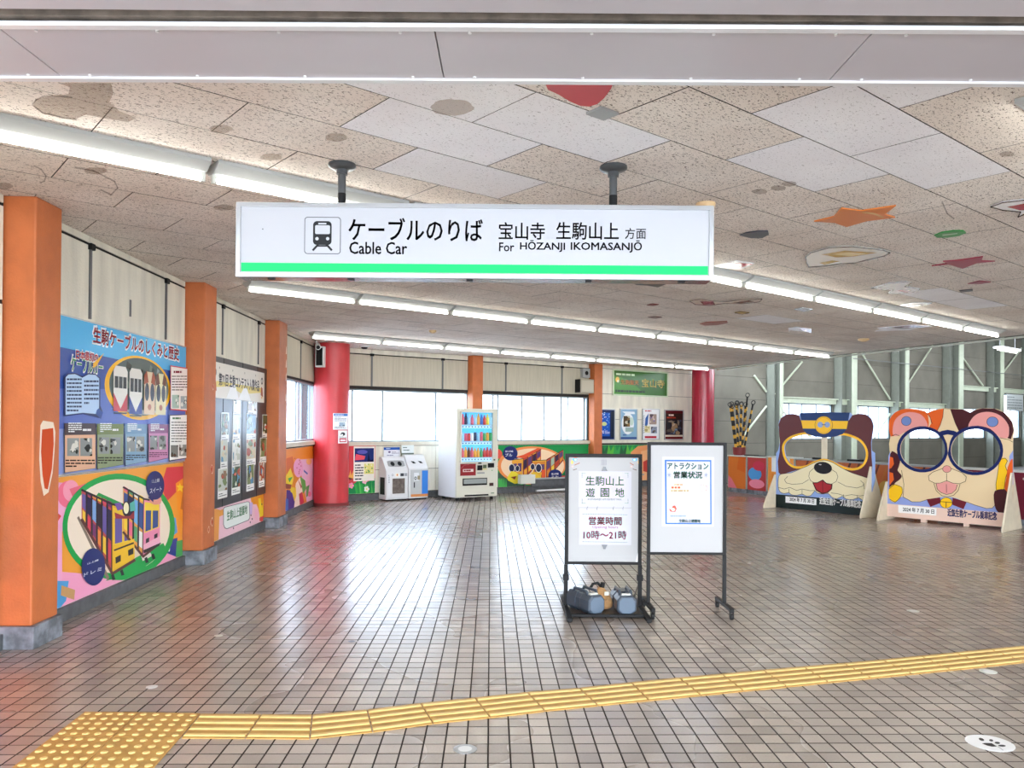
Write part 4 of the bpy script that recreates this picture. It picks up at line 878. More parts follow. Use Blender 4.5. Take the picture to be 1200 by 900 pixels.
a.poly([(938, 445), (1098, 470), (1095, 828), (938, 815)], 'd0434f'); a.poly([(943, 455), (1092, 478), (1088, 818), (943, 805)], 'f2ece6'); a.lines(965, 485, 1070, 515, 1, '7a2a3c', .6, 4); a.lines(950, 525, 1085, 660, 6, '5a4a4a', .35, 5)
a.photo(950, 690, 1010, 800, ['a9c2b4', '5c7a6a', 'dfe8e0'], blobs=4); a.photo(1022, 700, 1082, 805, ['9fb0b4', '4c5c60', 'dfe8e0'], blobs=4)
a.crop(65, 465, 7.06); a.poly([(930, 150), (1085, 145), (1080, 510), (925, 535)], '3a3f52'); a.poly([(935, 156), (1080, 150), (1075, 503), (931, 526)], 'eef0ec'); a.lines(955, 165, 1065, 190, 1, '4a7a52', .6, 4); a.lines(945, 200, 1075, 380, 8, '44484a', .35, 5)
a.photo(940, 400, 1002, 500, ['77807c', '20241f', 'c8ccc6', '3a3f3a'], blobs=5); a.photo(1010, 395, 1070, 490, ['8a8f8a', '2a2e2c', 'd8dcd6'], blobs=5)
a.build('printed_face', t, PRINT_GLOSS)
# --- black photo board
t = thing('photo_board', 'black board of contest photographs under a white banner, between the second and third orange pillars', 'board', tuple(L.P(7.5, .49, .03)), RL)
b = MB(); b.fbox(L, 5.995, 8.67, .50, 2.29, .017, .045, mat('black_board', '20242a', .28, var=.2, vscale=3)); b.build('backing', t, bevel=.003)
for s in (6.75, 7.52, 8.2): b = MB(); b.fbox(L, s-.004, s+.004, .50, 2.29, .045, .048, M_black); b.build('seam', t)
ph = [(105, 280, 228, 485, 0), (270, 300, 362, 490, 0)]
cols6 = ['c9cdbf', '7a8a5c', 'e9ebe6', '8a6a4c', '5f8fae', '3c5a34', 'd8c9a8', 'b0503c']
def cpos(u, v): return L.px(245+u/6.92, 415+v/6.92)
phs = [(165, 275, 228, 480), (285, 290, 362, 488), (65, 500, 130, 690), (160, 500, 222, 690), (272, 502, 352, 680), (405, 510, 462, 675), (60, 720, 118, 905), (155, 712, 222, 895), (272, 705, 350, 885), (385, 698, 438, 862)]
def dpos(u, v): return L.px(245+u/8.18, 530+v/8.18)
ph2 = [(45, 178, 138, 420), (180, 155, 262, 382), (325, 135, 398, 345), (445, 112, 500, 310)]
quads = [(cpos(u0, v1), cpos(u1, v0)) for u0, v0, u1, v1 in phs]+[(dpos(u0, v1), dpos(u1, v0)) for u0, v0, u1, v1 in ph2]
G = Fr(tuple(L.P(0, 0, .0456)[:2]), L.ang)
for k, ((sa_, ta), (sb_, tb)) in enumerate(quads):
    w2 = max(sb_-sa_, .2); cs = (sa_+sb_)/2; hh = .36 if k > 1 else .42; ct = (ta+tb)/2
    a = Art(G, None, 0.0035); b = MB(); b.fbox(L, cs-w2/2, cs+w2/2, ct-hh/2, ct+hh/2, .045, .0485, M_white); m_ = b.build('photo_print', t)
    a.quad(cs-w2/2, ct-hh/2, cs+w2/2, ct+hh/2, 'f2f2ee'); rc = random.Random(k*3+1); cc = rc.sample(cols6, 5)
    a.photo(cs-w2/2+.012, ct-hh/2+.09, cs+w2/2-.012, ct+hh/2-.012, cc, blobs=9); a.lines(cs-w2/2+.03, ct-hh/2+.02, cs+w2/2-.03, ct-hh/2+.07, 2, '50545a', .4, 4)
    a.build('picture', m_, PRINT_GLOSS)
bn0, bn1 = L.px(240+212/15, 420+15/15), L.px(240+1085/15, 420+600/15)
s0, s1 = 6.28, 8.52; z0, z1 = 1.80, 2.22
b = MB(); b.fbox(L, s0, s1, z0, z1, .045, .052, M_white); m_ = b.build('banner', t); m_['label'] = 'white title banner'
a = Art(Fr(tuple(L.P(0, 0, .0526)[:2]), L.ang), (s0, s1, z0, z1)); a.quad(s0, z0, s1, z1, 'ece7dc')
a.poly([(s0+.1, z0+.12), (s0+.7, z0+.16), (s0+1.2, z0+.08), (s1-.1, z0+.14), (s1-.1, z0+.2), (s0+.2, z0+.2)], 'e8d476'); a.poly([(s0+.55, z0), (s0+.75, z0+.18), (s0+.9, z0+.2), (s0+1.05, z0+.02), (s0+1.25, z0+.16), (s0+1.4, z0+.17), (s0+1.6, z0)], 'ffffff')
a.text('第71回 生駒コンテスト入賞作品', (s0+.28, z0+.15), (s1-.26, z0+.30), '23222e', .03)
for k in range(4): a.ell(s0+.3+k*.5, z1-.06, .01, .015, '5a4a4a', n=8)
for c in (s0+.14, s1-.13): a.ell(c, z0+.3, .05, .05, '3a3a40', n=14, hole=.55); a.poly([(c-.06, z0+.1), (c+.06, z0+.08), (c+.03, z0+.2), (c-.04, z0+.22)], 'b5593c'); a.ell(c, z0+.07, .03, .02, 'e8b26a', n=10)
a.build('lettering', m_, PRINT)
# --- framed posters on the back wall
def poster(name, lb, F, s0, s1, t0, t1, draw, frame=M_alu, d=.03, fw=.02, group=None, base=.017):
    t = thing(name, lb, 'poster', tuple(F.P((s0+s1)/2, t0, base)), math.radians(F.ang), group=group); b = MB(); b.fbox(F, s0, s1, t0, t1, base, base+d*.6, M_offw); b.build('backing', t)
    if fw:
        b = MB(); b.prism([(s0, t0), (s1, t0), (s1, t1), (s0, t1)], lambda x, y, q: F.P(x, y, q), base+.001, base+d, frame, [[(s0+fw, t0+fw), (s1-fw, t0+fw), (s1-fw, t1-fw), (s0+fw, t1-fw)]]); b.build('frame', t)
    q = (s0+fw, s1-fw, t0+fw, t1-fw); a = Art(Fr(tuple(F.P(0, 0, base+d*.6+.0006)[:2]), F.ang), q); W2, H2 = q[1]-q[0], q[3]-q[2]
    a.map = lambda u, v: (q[0]+u*W2, q[2]+v*H2); draw(a); a.build('printed_sheet', t, PRINT_GLOSS); return t
def d1(a):
    a.quad(0, 0, 1, 1, '10265e'); a.quad(0, .1, .72, .9, '1f58c0'); r = random.Random(2)
    for k in range(26): a.ell(r.uniform(.02, .7), r.uniform(.15, .9), .03, .015, r.choice(['9fd0f4', '62b2ee', 'e8f4ff']), n=8)
    a.ell(.35, .52, .16, .07, 'c9dc9a'); a.text('光', (.1, .2), (.35, .3), 'ffffff', .03); a.lines(.4, .18, .7, .3, 3, 'dfe9f8', .4, 3); a.quad(.78, .05, .97, .95, '1a2436')
def d2(a):
    a.quad(0, 0, 1, 1, '8fb6d2'); a.poly([(.1, .93), (.85, .93), (.9, .85), (.3, .85)], 'eef4fa'); a.ell(.45, .52, .38, .36, 'f2f5f8'); a.photo(.18, .42, .58, .78, ['57452f', '2a2420', '8a6a3c', 'c9c2a8', '3f4a3a'], blobs=8); a.ell(.68, .6, .13, .14, 'cfe0d4'); a.quad(.3, .25, .8, .4, '9fb8b4'); a.quad(0, 0, 1, .07, '3c5a98'); a.lines(.15, .1, .7, .18, 1, '4a6aa8', .5, 4)
def d3(a):
    a.quad(0, 0, 1, 1, 'f3f2f4'); a.lines(.12, .93, .9, .98, 1, 'b02a44', .7, 4); a.poly([(.1, .3), (.15, .7), (.35, .88), (.3, .5)], '3a64a6'); a.photo(.4, .5, .85, .85, ['a9938a', '5f4f58', 'd9c2b4', '7f6fa0', 'c9a58a'], blobs=9); a.photo(.1, .22, .45, .45, ['e6dcae', 'b8a870', 'f4f0d8'], blobs=5); a.photo(.5, .2, .88, .42, ['8e94a8', '403a48', 'd8c8b8', '6a5a50'], blobs=7); a.quad(.12, .03, .85, .1, 'c22a3a')
    for k in range(9): a.line([(.03, .2+.07*k), (.09, .24+.07*k)], .02, '5a6a8a')
def d4(a):
    a.quad(0, 0, 1, 1, '3a2420'); a.quad(0, .9, 1, 1, '5c1c20'); a.lines(.2, .8, .8, .88, 1, 'f0d0c0', .7, 3); a.lines(.1, .72, .85, .78, 1, 'c9432f', .7, 4); a.photo(.08, .15, .92, .68, ['2c2a30', '57504a', '15161a', '8a7a6c', '3f4456', 'a8896a'], blobs=14); a.ell(.5, .3, .2, .12, '8fa6c4', n=16); a.ell(.5, .47, .1, .08, 'e6cfb8', n=14); a.quad(0, .08, 1, .14, 'e8d8c4'); a.quad(0, 0, 1, .07, '6c1f22')
poster('framed_poster', 'dark blue night-light poster, leftmost of the four framed posters', B, 7.14, 7.70, 1.17, 1.93, d1)
poster('framed_poster', 'pale blue framed poster, second of the four from the left', B, 7.87, 8.47, 1.17, 1.95, d2)
poster('framed_poster', 'white framed poster with a photo collage and red foot, third of the four', B, 8.65, 9.27, 1.17, 1.96, d3)
poster('framed_poster', 'dark brown framed poster with a seated figure, rightmost of the four beside the red column', B, 9.46, 10.17, 1.17, 1.95, d4)
def dg(a):
    a.quad(0, 0, 1, 1, '2f6a14'); a.poly([(0, 0), (.6, 0), (.3, .6), (0, .8)], '418a1a'); a.lines(.04, .8, .96, .9, 1, 'cfe6c0', .8, 9)
    a.text('生駒聖天', (.13, .42), (.46, .62), '7a2c14', .05); a.text('生駒聖天', (.125, .43), (.455, .63), 'e8a03c', .01); a.text('宝山寺', (.52, .34), (.955, .70), '3c3a10', .035); a.text('宝山寺', (.515, .35), (.95, .71), 'f6e070', .012)
    a.ell(.065, .62, .035, .12, 'f2c23a', n=10); a.ell(.075, .55, .02, .06, 'f6f0c0', n=8); a.lines(.03, .08, .97, .19, 1, '0f2e12', .9, 16)
poster('hanging_board', 'green board with yellow Japanese temple name, high above the framed posters', B, 7.62, 9.57, 2.27, 2.92, dg, frame=mat('pale_green_frame', 'cfe0bc', .4), fw=.035)['category'] = 'sign'
def dn(a):
    a.quad(0, 0, 1, 1, 'f3efe4'); a.quad(.04, .55, .96, .95, '23306e'); a.poly([(.04, .6), (.5, .62), (.55, .72), (.1, .78)], 'e8586a'); a.poly([(.65, .55), (.7, .82), (.78, .6), (.95, .62), (.95, .55)], '141a3c'); a.ell(.4, .84, .25, .06, '5a58b0'); a.quad(.5, .2, .96, .5, 'e6df8a')
    r = random.Random(4)
    for k in range(14): a.ell(r.uniform(.52, .94), r.uniform(.22, .5), .04, .02, r.choice(['8fb84a', 'e0b83a', 'f2f0c8', '6aa05a']), n=8)
    a.lines(.06, .12, .47, .5, 5, '3a3a4a', .45, 3); a.lines(.06, .03, .9, .09, 1, '3a3a4a', .6, 6)
poster('poster', 'night-view poster on the red mural beside the recycling bins', B, .74, 1.19, .39, 1.07, dn, fw=0, base=.014, d=.01)
# notices on the red column
def colnote(u, v0, v1, wd, lb, draw):
    c = Vector((-3.37, 15.13)); r = ray(u, (v0+v1)/2); d = Vector((r.x, r.y)).normalized(); k = c.dot(d); h2 = c.length_squared-k*k
    p = d*(k-math.sqrt(max(.3265**2-h2, 0))) if h2 < .326**2 else d*k
    n = (p-c).normalized(); ang = math.degrees(math.atan2(n.x, -n.y)); dist = p.length; z1 = EYE-(v0-500)/FPX*p.y; z0 = EYE-(v1-500)/FPX*p.y
    F = Fr((p.x, p.y), ang); t = thing('notice', lb, 'notice', tuple(F.P(0, z0, .004)), math.radians(ang)); b = MB(); b.fbox(F, -wd/2, wd/2, z0, z1, -.004, .006, M_white); b.build('sheet', t)
    a = Art(Fr(tuple(F.P(0, 0, .0065)[:2]), ang), None); a.map = lambda x, y: (-wd/2+x*wd, z0+y*(z1-z0)); draw(a); a.build('print', t)
def n1_(a): a.quad(0, 0, 1, 1, 'eef1f4'); a.quad(.02, .84, .98, .98, '2a6ab8'); a.lines(.1, .88, .9, .94, 1, 'eef4fa', .6, 5); a.lines(.08, .5, .9, .8, 4, '5a6478', .4, 5); a.photo(.4, .2, .8, .45, ['9ab0c4', '44505c', 'd8dde0'], blobs=4); a.lines(.08, .05, .9, .2, 2, '6a7484', .4, 5)
def n2_(a): a.quad(0, 0, 1, 1, 'f0f0f0'); a.ell(.5, .72, .26, .14, '20242a', n=14); a.ell(.42, .66, .1, .07, 'f0f0f0', n=10); a.quad(.1, .08, .9, .4, 'c2374a'); a.quad(.2, .16, .8, .3, 'f0e0e2'); a.lines(.1, .42, .9, .54, 2, '40444a', .4, 4)
colnote(399, 487, 506, .30, 'white notice with a blue header stuck on the red corner column', n1_); colnote(401.5, 507, 522, .20, 'smaller white notice with a red box, below the blue-headed notice on the red column', n2_)
# speaker and camera on the red corner column, boxes on the orange pillar
p = Vector((-3.50, 14.72)); F = Fr((p.x, p.y), -8)
t = thing('wall_speaker', 'white box loudspeaker with a black grille, high on the red corner column', 'speaker', (p.x, p.y, 2.52), math.radians(-8))
b = MB(); b.fbox(F, -.09, .07, 2.54, 2.92, -.14, .0, M_white); b.build('cabinet', t, bevel=.01)
b = MB(); b.fbox(F, -.07, .05, 2.57, 2.89, 0, .006, M_black); b.build('grille', t)
b = MB(); b.fbox(F, -.03, .03, 2.68, 2.78, -.22, -.14, M_black); b.build('bracket', t)
t = thing('security_camera', 'small white camera under the ceiling beside the red corner column', 'camera', (-3.52, 14.55, 2.9))
b = MB(); b.cyl((-3.52, 14.55, 2.998), (-3.52, 14.55, 2.93), .02, M_white, 12); b.build('mount', t)
b = MB(); b.cyl((-3.52, 14.62, 2.93), (-3.46, 14.42, 2.87), .045, M_white, 16); b.cyl((-3.46, 14.42, 2.87), (-3.457, 14.41, 2.867), .035, M_black, 16); b.build('housing', t, smooth=True)
t = thing('junction_box', 'beige metal box with dark side, left of the second orange back pillar', 'box', tuple(B.P(6.65, 2.3, .1)), RB)
b = MB(); b.fbox(B, 6.42, 6.84, 2.29, 2.62, .0165, .22, mat('beige_metal', 'a59c88', .45)); b.build('body', t, bevel=.008)
b = MB(); b.fbox(B, 6.45, 6.81, 2.32, 2.59, .22, .228, mat('beige_metal2', 'b5ab96', .4)); b.build('cover', t, bevel=.003)
b = MB(); b.fbox(B, 6.405, 6.42, 2.30, 2.61, .03, .21, M_black); b.build('vent', t)
t = thing('wall_clock_box', 'small pale box with a dark lens, above the beige metal box', 'box', tuple(B.P(6.7, 2.66, .1)), RB)
b = MB(); b.fbox(B, 6.58, 6.80, 2.66, 2.88, .0165, .12, M_grey); b.build('body', t, bevel=.006)
b = MB(); b.cyl(B.P(6.69, 2.77, .12), B.P(6.69, 2.77, .128), .05, M_black, 16); b.build('lens', t)
# low rail with a box along the mural
t = thing('low_rail', 'low grey metal rail with small box, under the green cable car mural', 'rail', tuple(B.P(5.6, 0, .35)), RB)
b = MB(); b.fbox(B, 4.62, 8.4, .30, .335, .30, .36, M_grey); b.build('rail', t, bevel=.003)
b = MB(); b.fbox(B, 4.55, 4.95, .22, .42, .28, .40, M_offw); b.build('box', t, bevel=.006)
b = MB(); b.fbox(B, 4.98, 8.4, .14, .29, .2, .23, M_base); b.build('backplate', t)
for s in (4.7, 5.9, 7.1, 8.3): b = MB(); b.fbox(B, s-.02, s+.02, 0.001, .30, .31, .35, M_pipe); b.build('leg', t)
b = MB(); b.fbox(B, 5.0, 7.4, .04, .075, .35, .40, M_white); tag(b.build('white_strip', rot=RB), 'white strip lying near the floor below the low grey rail', 'strip')
# ================================================================ HANGING SIGN
F = Fr((0, 4.6), 0); FB = .13
(sx0, sz1), (sx1, sz0) = F.px(277, 237), F.px(836, 328)
sz1 = (F.px(277, 237)[1]+F.px(838, 241)[1])/2; sz0 = (F.px(278, 325)[1]+F.px(832, 328)[1])/2
t = thing('hanging_sign', 'long white hanging sign for the cable car, with a green stripe, on two grey poles', 'sign', ((sx0+sx1)/2, 4.66, sz0))
b = MB(); b.fbox(F, sx0+.006, sx1-.006, sz0+.02, sz1-.01, -FB, -.004, M_white); b.build('box', t)
fw = .026; b = MB()
b.prism([(sx0, sz0), (sx1, sz0), (sx1, sz1), (sx0, sz1)], lambda x, y, d: F.P(x, y, d), -.012, .006, M_alu, [[(sx0+fw, sz0+fw), (sx1-fw, sz0+fw), (sx1-fw, sz1-fw), (sx0+fw, sz1-fw)]]); b.build('frame', t, bevel=.002)
b = MB(); b.fbox(F, sx0+.01, sx1-.01, sz0+.0, sz0+.02, -FB, -.012, mat('polished_alu', 'b3aeb0', .18, .9)); b.build('bottom_tray', t, bevel=.003)
for u in (316, 410, 550, 690, 800): x = F.px(u, 328)[0]; b = MB(); b.fbox(F, x-.018, x+.018, sz0-.008, sz0+.004, -.05, -.02, M_black); b.build('catch', t)
a = Art(Fr(tuple(F.P(0, 0, -.003)[:2]), 0), (sx0+fw-.002, sx1-fw+.002, sz0+fw-.002, sz1-fw+.002)); a.quad(sx0, sz0, sx1, sz1, 'b2b4b9')
zg0, zg1 = sz0+.036, sz0+.036+.05
a.quad(sx0+fw+.004, sz0+fw+.006, sx1-fw-.004, sz0+fw+.056, '00c567')
dzr = .0079                                                  # the photograph leans: read every height off the sign's own centre line
def sp(u, v):                                                # level the reading: take the tilt of the sign out
    x, z = a.F.px(u, v); return (x, z+(x-(sx0+sx1)/2)*.0)
a.map = sp
x0, y0 = sp(356.5, 297.5); x1, y1 = sp(399.5, 254.5)
def rrect(x0, x1, y0, y1, r, n=6):
    out = []
    for cx, cy, s in ((x1-r, y0+r, -PI/2), (x1-r, y1-r, 0), (x0+r, y1-r, PI/2), (x0+r, y0+r, PI)): out += [(cx+r*math.cos(s+PI/2*k/n), cy+r*math.sin(s+PI/2*k/n)) for k in range(n+1)]
    return out
a.map = lambda u, v: (u, v)
a.poly(rrect(x0, x1, y0, y1, .018), '2a2c30', [rrect(x0+.0035, x1-.0035, y0+.0035, y1-.0035, .015)])
def T(u, v): return sp(260+u/4, 180+v/4)
bx0, by0 = T(427, 428); bx1, by1 = T(515, 317); K = '15171a'
a.poly(rrect(bx0, bx1, by0, by1, .022), K)
wx0, wy0 = T(437, 377); wx1, wy1 = T(507, 336); a.poly(rrect(wx0, wx1, wy0, wy1, .008), 'b2b4b9')
p, q = T(452, 332), T(490, 325); a.poly(rrect(p[0], q[0], p[1], q[1], .003), 'b2b4b9')
for u in (446, 496): c = T(u, 399); a.ell(c[0], c[1], .0095, .0095, 'b2b4b9')
a.line([T(450, 428), T(428, 452)], .012, K); a.line([T(492, 428), T(514, 452)], .012, K); a.line([T(446, 433), T(497, 433)], .009, K)
def st(body, u0, v0, u1, v1, bold=0): p, q = sp(u0, v0), sp(u1, v1); a.text(body, p, q, K, bold, up=False)
st('ケーブルのりば', 408.5, 281.5, 565.5, 256.5, .014); st('Cable Car', 409.5, 297.5, 477, 284, .02)
st('宝山寺', 584.5, 280.5, 638.5, 261, .014); st('生駒山上', 652, 280.5, 725, 261, .014); st('方面', 732.5, 280, 757, 267.5, .008); st('For', 585, 294.5, 602.5, 284.5, .02); st('HŌZANJI', 609.5, 295, 662, 282, .02); st('IKOMASANJŌ', 669, 295.5, 752, 282, .02)
a.ell(*sp(308, 268.5), .004, .004, '55585c', n=8)
a.build('sign_face', t, PRINT)
for u, y_ in ((399, 4.66), (715.5, 4.66)):
    x = (u-600)/FPX*4.66+(-.004 if u < 600 else .006)
    b = MB(); b.cyl((x, y_, sz1-.012), (x, y_, H-.03), .0225, mat('dark_grey_pole', '55585a', .35, .4), 20); b.build('pole', t, smooth=True)
    b = MB(); b.lathe([(.078, -.001), (.08, -.016), (.07, -.026), (.05, -.03), (.032, -.034), (.032, -.06), (.0, -.06)], (x, y_, H), mat('dark_grey_pole', '55585a'), 28); b.build('flange', t, smooth=True)
    b = MB(); b.cyl((x, y_, sz1-.014), (x, y_, sz1+.07), .0235, M_black, 20); b.build('sleeve', t, smooth=True)
# ================================================================ BOARD STAND 1
Y1 = 6.68; F = Fr((0, Y1), 0)
bx0, bz1 = F.px(662.5, 531.5); bx1, _ = F.px(752.5, 533); bz0 = F.px(700, 661.5)[1]
t = thing('board_stand', 'white notice board on a black stand showing the opening hours, with weights on its base', 'stand', ((bx0+bx1)/2, Y1, 0))
b = MB(); fw = .03; b.prism([(bx0, bz0), (bx1, bz0), (bx1, bz1), (bx0, bz1)], lambda x, y, d: F.P(x, y, d), -.02, .012, M_black, [[(bx0+fw, bz0+.024), (bx1-fw, bz0+.024), (bx1-fw, bz1-.03), (bx0+fw, bz1-.03)]]); b.build('frame', t, bevel=.004)
b = MB(); b.fbox(F, bx0+.01, bx1-.01, bz0+.01, bz1-.01, -.012, .0, mat('whiteboard', 'a8a8a8', .6)); b.build('whiteboard', t)
for x in (bx0+.012, bx1-.012):
    b = MB(); b.fbox(F, x-.016, x+.016, .03, bz0, -.016, .016, M_black); b.build('post', t, bevel=.003)
    b = MB(); b.fbox(F, x-.024, x+.024, bz0-.13, bz0-.08, -.024, .024, M_black); b.build('clamp', t, bevel=.004)
    b = MB(); b.box(x-.02, x+.02, 6.2, 7.1, 0.008, .032, M_black); b.build('foot', t, bevel=.003)
    b = MB(); b.tube([(x, Y1+.02, .22), (x, Y1+.32, .032)], .007, M_alu, 8); b.build('strut', t)
    for y in (6.22, 7.08): b = MB(); b.cyl((x, y, 0), (x, y, .01), .018, M_rubber, 12); b.build('glide', t)
b = MB(); b.box(bx0+.03, bx1-.03, 6.33, 6.36, .012, .034, M_black); b.build('cross_bar', t, bevel=.003)
b = MB(); b.box(bx0+.032, bx1-.032, 6.36, 6.72, .012, .02, mat('brown_plate', '5e554e', .5, .3)); b.build('base_plate', t, bevel=.002)
def sheet(t, F, s0, s1, t0, t1, name='paper', d=.0015):
    b = MB(); b.fbox(F, s0, s1, t0, t1, 0.0002, d, mat('paper', 'c2c2ca', .6)); o = b.build(name, t)
    a = Art(Fr(tuple(F.P(0, 0, d+.0004)[:2]), F.ang), (s0, s1, t0, t1)); return o, a
Q = lambda u, v: F.px(660+u/12, 525+v/12)
R_ = lambda u, v: F.px(660+u/12, 590+v/12)
s0, t1 = Q(218, 325); s1, t0 = Q(955, 838); o, a = sheet(t, F, s0, s1, t0, t1)
a.quad(s0, t0, s1, t1, 'b8b7c0')
p, q = Q(318, 525), Q(855, 400); a.text('生駒山上', p, q, '3f8f3c', .012)
for c, (u0, u1) in zip('遊園地', ((318, 445), (525, 645), (730, 858))): p, q = Q(u0, 688), Q(u1, 565); a.text(c, p, q, '4c9a46', .012)
p, q = Q(345, 742), Q(825, 710); a.text('IKOMASANJO AMUSEMENT PARK', p, q, '6a7a6a', 0)
for (u, v) in ((285, 385), (890, 385), (285, 745), (890, 745)):
    du, dv = (1 if u < 500 else -1), (1 if v < 500 else -1)
    for k in range(4): c = Q(u+du*(k*14-20), v-dv*30); a.ell(c[0], c[1], .004, .003, '8fa890', n=8); c = Q(u-du*20, v+dv*(k*18-30)); a.ell(c[0], c[1], .003, .004, '6f8f74', n=8)
a.build('print', o, PRINT)
s0, t1 = R_(225, 65); s1, t0 = R_(955, 585); o, a = sheet(t, F, s0, s1, t0, t1); a.quad(s0, t0, s1, t1, 'b8b7c0')
p, q = R_(360, 300), R_(820, 190); a.text('営業時間', p, q, 'c0203f', .03)
p, q = R_(408, 360), R_(770, 312); a.text('Opening hours', p, q, '9a3f7a', 0)
p, q = R_(285, 500), R_(890, 385); a.text('10時～21時', p, q, 'c0305f', .022)
for v in (148, 535):
    for k in range(26): c = R_(280+k*24.5, v+k*.4); a.ell(c[0], c[1], .0035, .003, '3f8f6a' if k % 3 else '4a5a58', n=8)
a.build('print', o, PRINT)
for u in (340, 480, 708, 845):
    c = R_(u, 65); b = MB(); b.tube([F.P(c[0]-.003, c[1]-.014, .004), F.P(c[0]-.005, c[1], .012), F.P(c[0]+.002, c[1]+.013, .004)], .0015, M_pipe, 6); b.build('binder_ring', t)
for (u, v, z) in ((580, 300, 1), (580, 620, 0)):
    c = Q(u, v) if z else R_(u, v-20); b = MB(); sg = 1 if z else -1
    b.prism([(c[0]-.024, c[1]-sg*.012), (c[0]+.024, c[1]-sg*.012), (c[0]+.014, c[1]+sg*.003), (c[0]+.008, c[1]+sg*.022), (c[0]-.008, c[1]+sg*.022), (c[0]-.014, c[1]+sg*.003)], lambda x, y, d: F.P(x, y, d), .002, .016, M_pipe); b.build('clip', t, bevel=.001)
a = Art(Fr(tuple(F.P(0, 0, .0004)[:2]), 0), (bx0+fw, bx1-fw, bz0+.02, bz1-.03)); a.map = Q
for sx_, u in ((1, 170), (-1, 1000)):
    a.ell(u-5*sx_, 160, 34, 26, '4fb0dc', n=12); a.ell(u, 125, 34, 20, 'e07a52', n=12); a.ell(u+2, 165, 18, 12, 'cfeaf4', n=10); a.ell(u-55*sx_+10, 200, 16, 30, 'f0c060', n=10); a.line([(u-10, 240), (u+60*sx_, 210)], 9, 'a0522d'); a.line([(u-30*sx_, 310), (u+20*sx_, 295)], 9, '6a4a3a'); a.ell(u-40, 260, 14, 10, 'f2b8a8', n=10)
for k in range(5): a.line([(540+k*16, 165), (540+k*16, 240)], 6, '8a8a92')
a.map = R_; a.poly([(1045, 700), (1085, 690), (1085, 850), (1015, 830)], 'd8d8d6', up=True); a.build('stickers', t, PRINT)
# ---- weights and sandbag
def weight(x, y, rz, lb):
    t = thing('stand_weight', lb, 'weight', (x, y, .0202), rz, group='plastic weights on the stand base')
    mm = mat('slate_plastic', '39434f', .35, var=.08); m2 = mat('slate_plastic_light', '4b5b6c', .3)
    w2, h, n = .078, .15, 8
    def ring(yy, k, dz=0):
        r = []; ww, hh = w2*k, h*k
        for cx, cz in ((-.55, 0), (.55, 0), (1, .22), (1, .75), (.6, 1), (-.6, 1), (-1, .75), (-1, .22)): r.append(Vector((cx*ww, yy, cz*hh+(1-k)*h*.5)))
        return r
    b = MB(); b.loft([ring(-.17, .86), ring(-.16, 1), ring(-.04, 1), ring(-.03, .93), ring(.03, .93), ring(.04, 1), ring(.16, 1), ring(.17, .86)], mm); b.build('body', t, local=True, bevel=.006)
    b = MB(); b.loft([[Vector((p.x*.8, -.171-.004, p.z*.8+.015)) for p in ring(0, 1)], [Vector((p.x*.84, -.165, p.z*.84+.012)) for p in ring(0, 1)]], m2); b.build('end_face', t, local=True, bevel=.002)
    for s in (-1, 1):
        b = MB(); b.tube([(s*.045, -.10, h-.01), (s*.045, -.085, h+.022), (s*.045, .085, h+.022), (s*.045, .10, h-.01)], .012, mm, 8); b.build('grip', t, local=True, smooth=True)
    b = MB(); b.box(-.035, .035, -.13, -.10, h-.002, h+.01, M_offw); b.build('label', t, local=True, bevel=.002)
    b = MB(); b.box(-.012, .012, -.02, .02, h*.92, h+.006, mm); b.build('cap', t, local=True)
    return t
weight(.60, 6.53, math.radians(28), 'slate plastic weight on the stand base, left of the tan sandbag'); weight(.905, 6.54, math.radians(3), 'slate plastic weight on the stand base, right of the tan sandbag')
t = thing('sandbag', 'tan cloth sandbag with a black strap between the two slate weights', 'bag', (.755, 6.60, .0202))
rings = []; rr = random.Random(8); ph_ = [rr.uniform(0, 6.28) for _ in range(6)]
for i in range(12):
    v = i/11; z = .001+.185*v; k = math.sin(PI*min(1, .22+.78*v)**.8)*.9+.12 if v > .05 else .62
    ring = []
    for j in range(20):
        an = 2*PI*j/20; wob = 1+.06*math.sin(3*an+ph_[0]+v*4)+.05*math.sin(5*an+ph_[1]-v*6)
        ring.append(Vector((.078*k*wob*math.cos(an)-.02*v, .085*k*wob*math.sin(an)+.02*v, z)))
    rings.append(ring)
b = MB(); b.loft(rings, mat('tan_cloth', 'c79a68', .85, var=.16, vscale=30, bump=.6, bscale=50)); b.build('bag_body', t, local=True, smooth=True, sub=1)
b = MB(); b.tube([(-.02, .0, .18), (-.05, -.01, .21), (-.09, -.03, .205), (-.115, -.05, .17)], .012, M_black, 8); b.cyl((-.012, -.01, .175), (-.006, -.012, .215), .018, M_black, 12); b.build('strap', t, local=True, smooth=True)
b = MB(); b.box(.0, .035, -.066, -.064, .12, .15, M_offw); b.build('label', t, local=True)
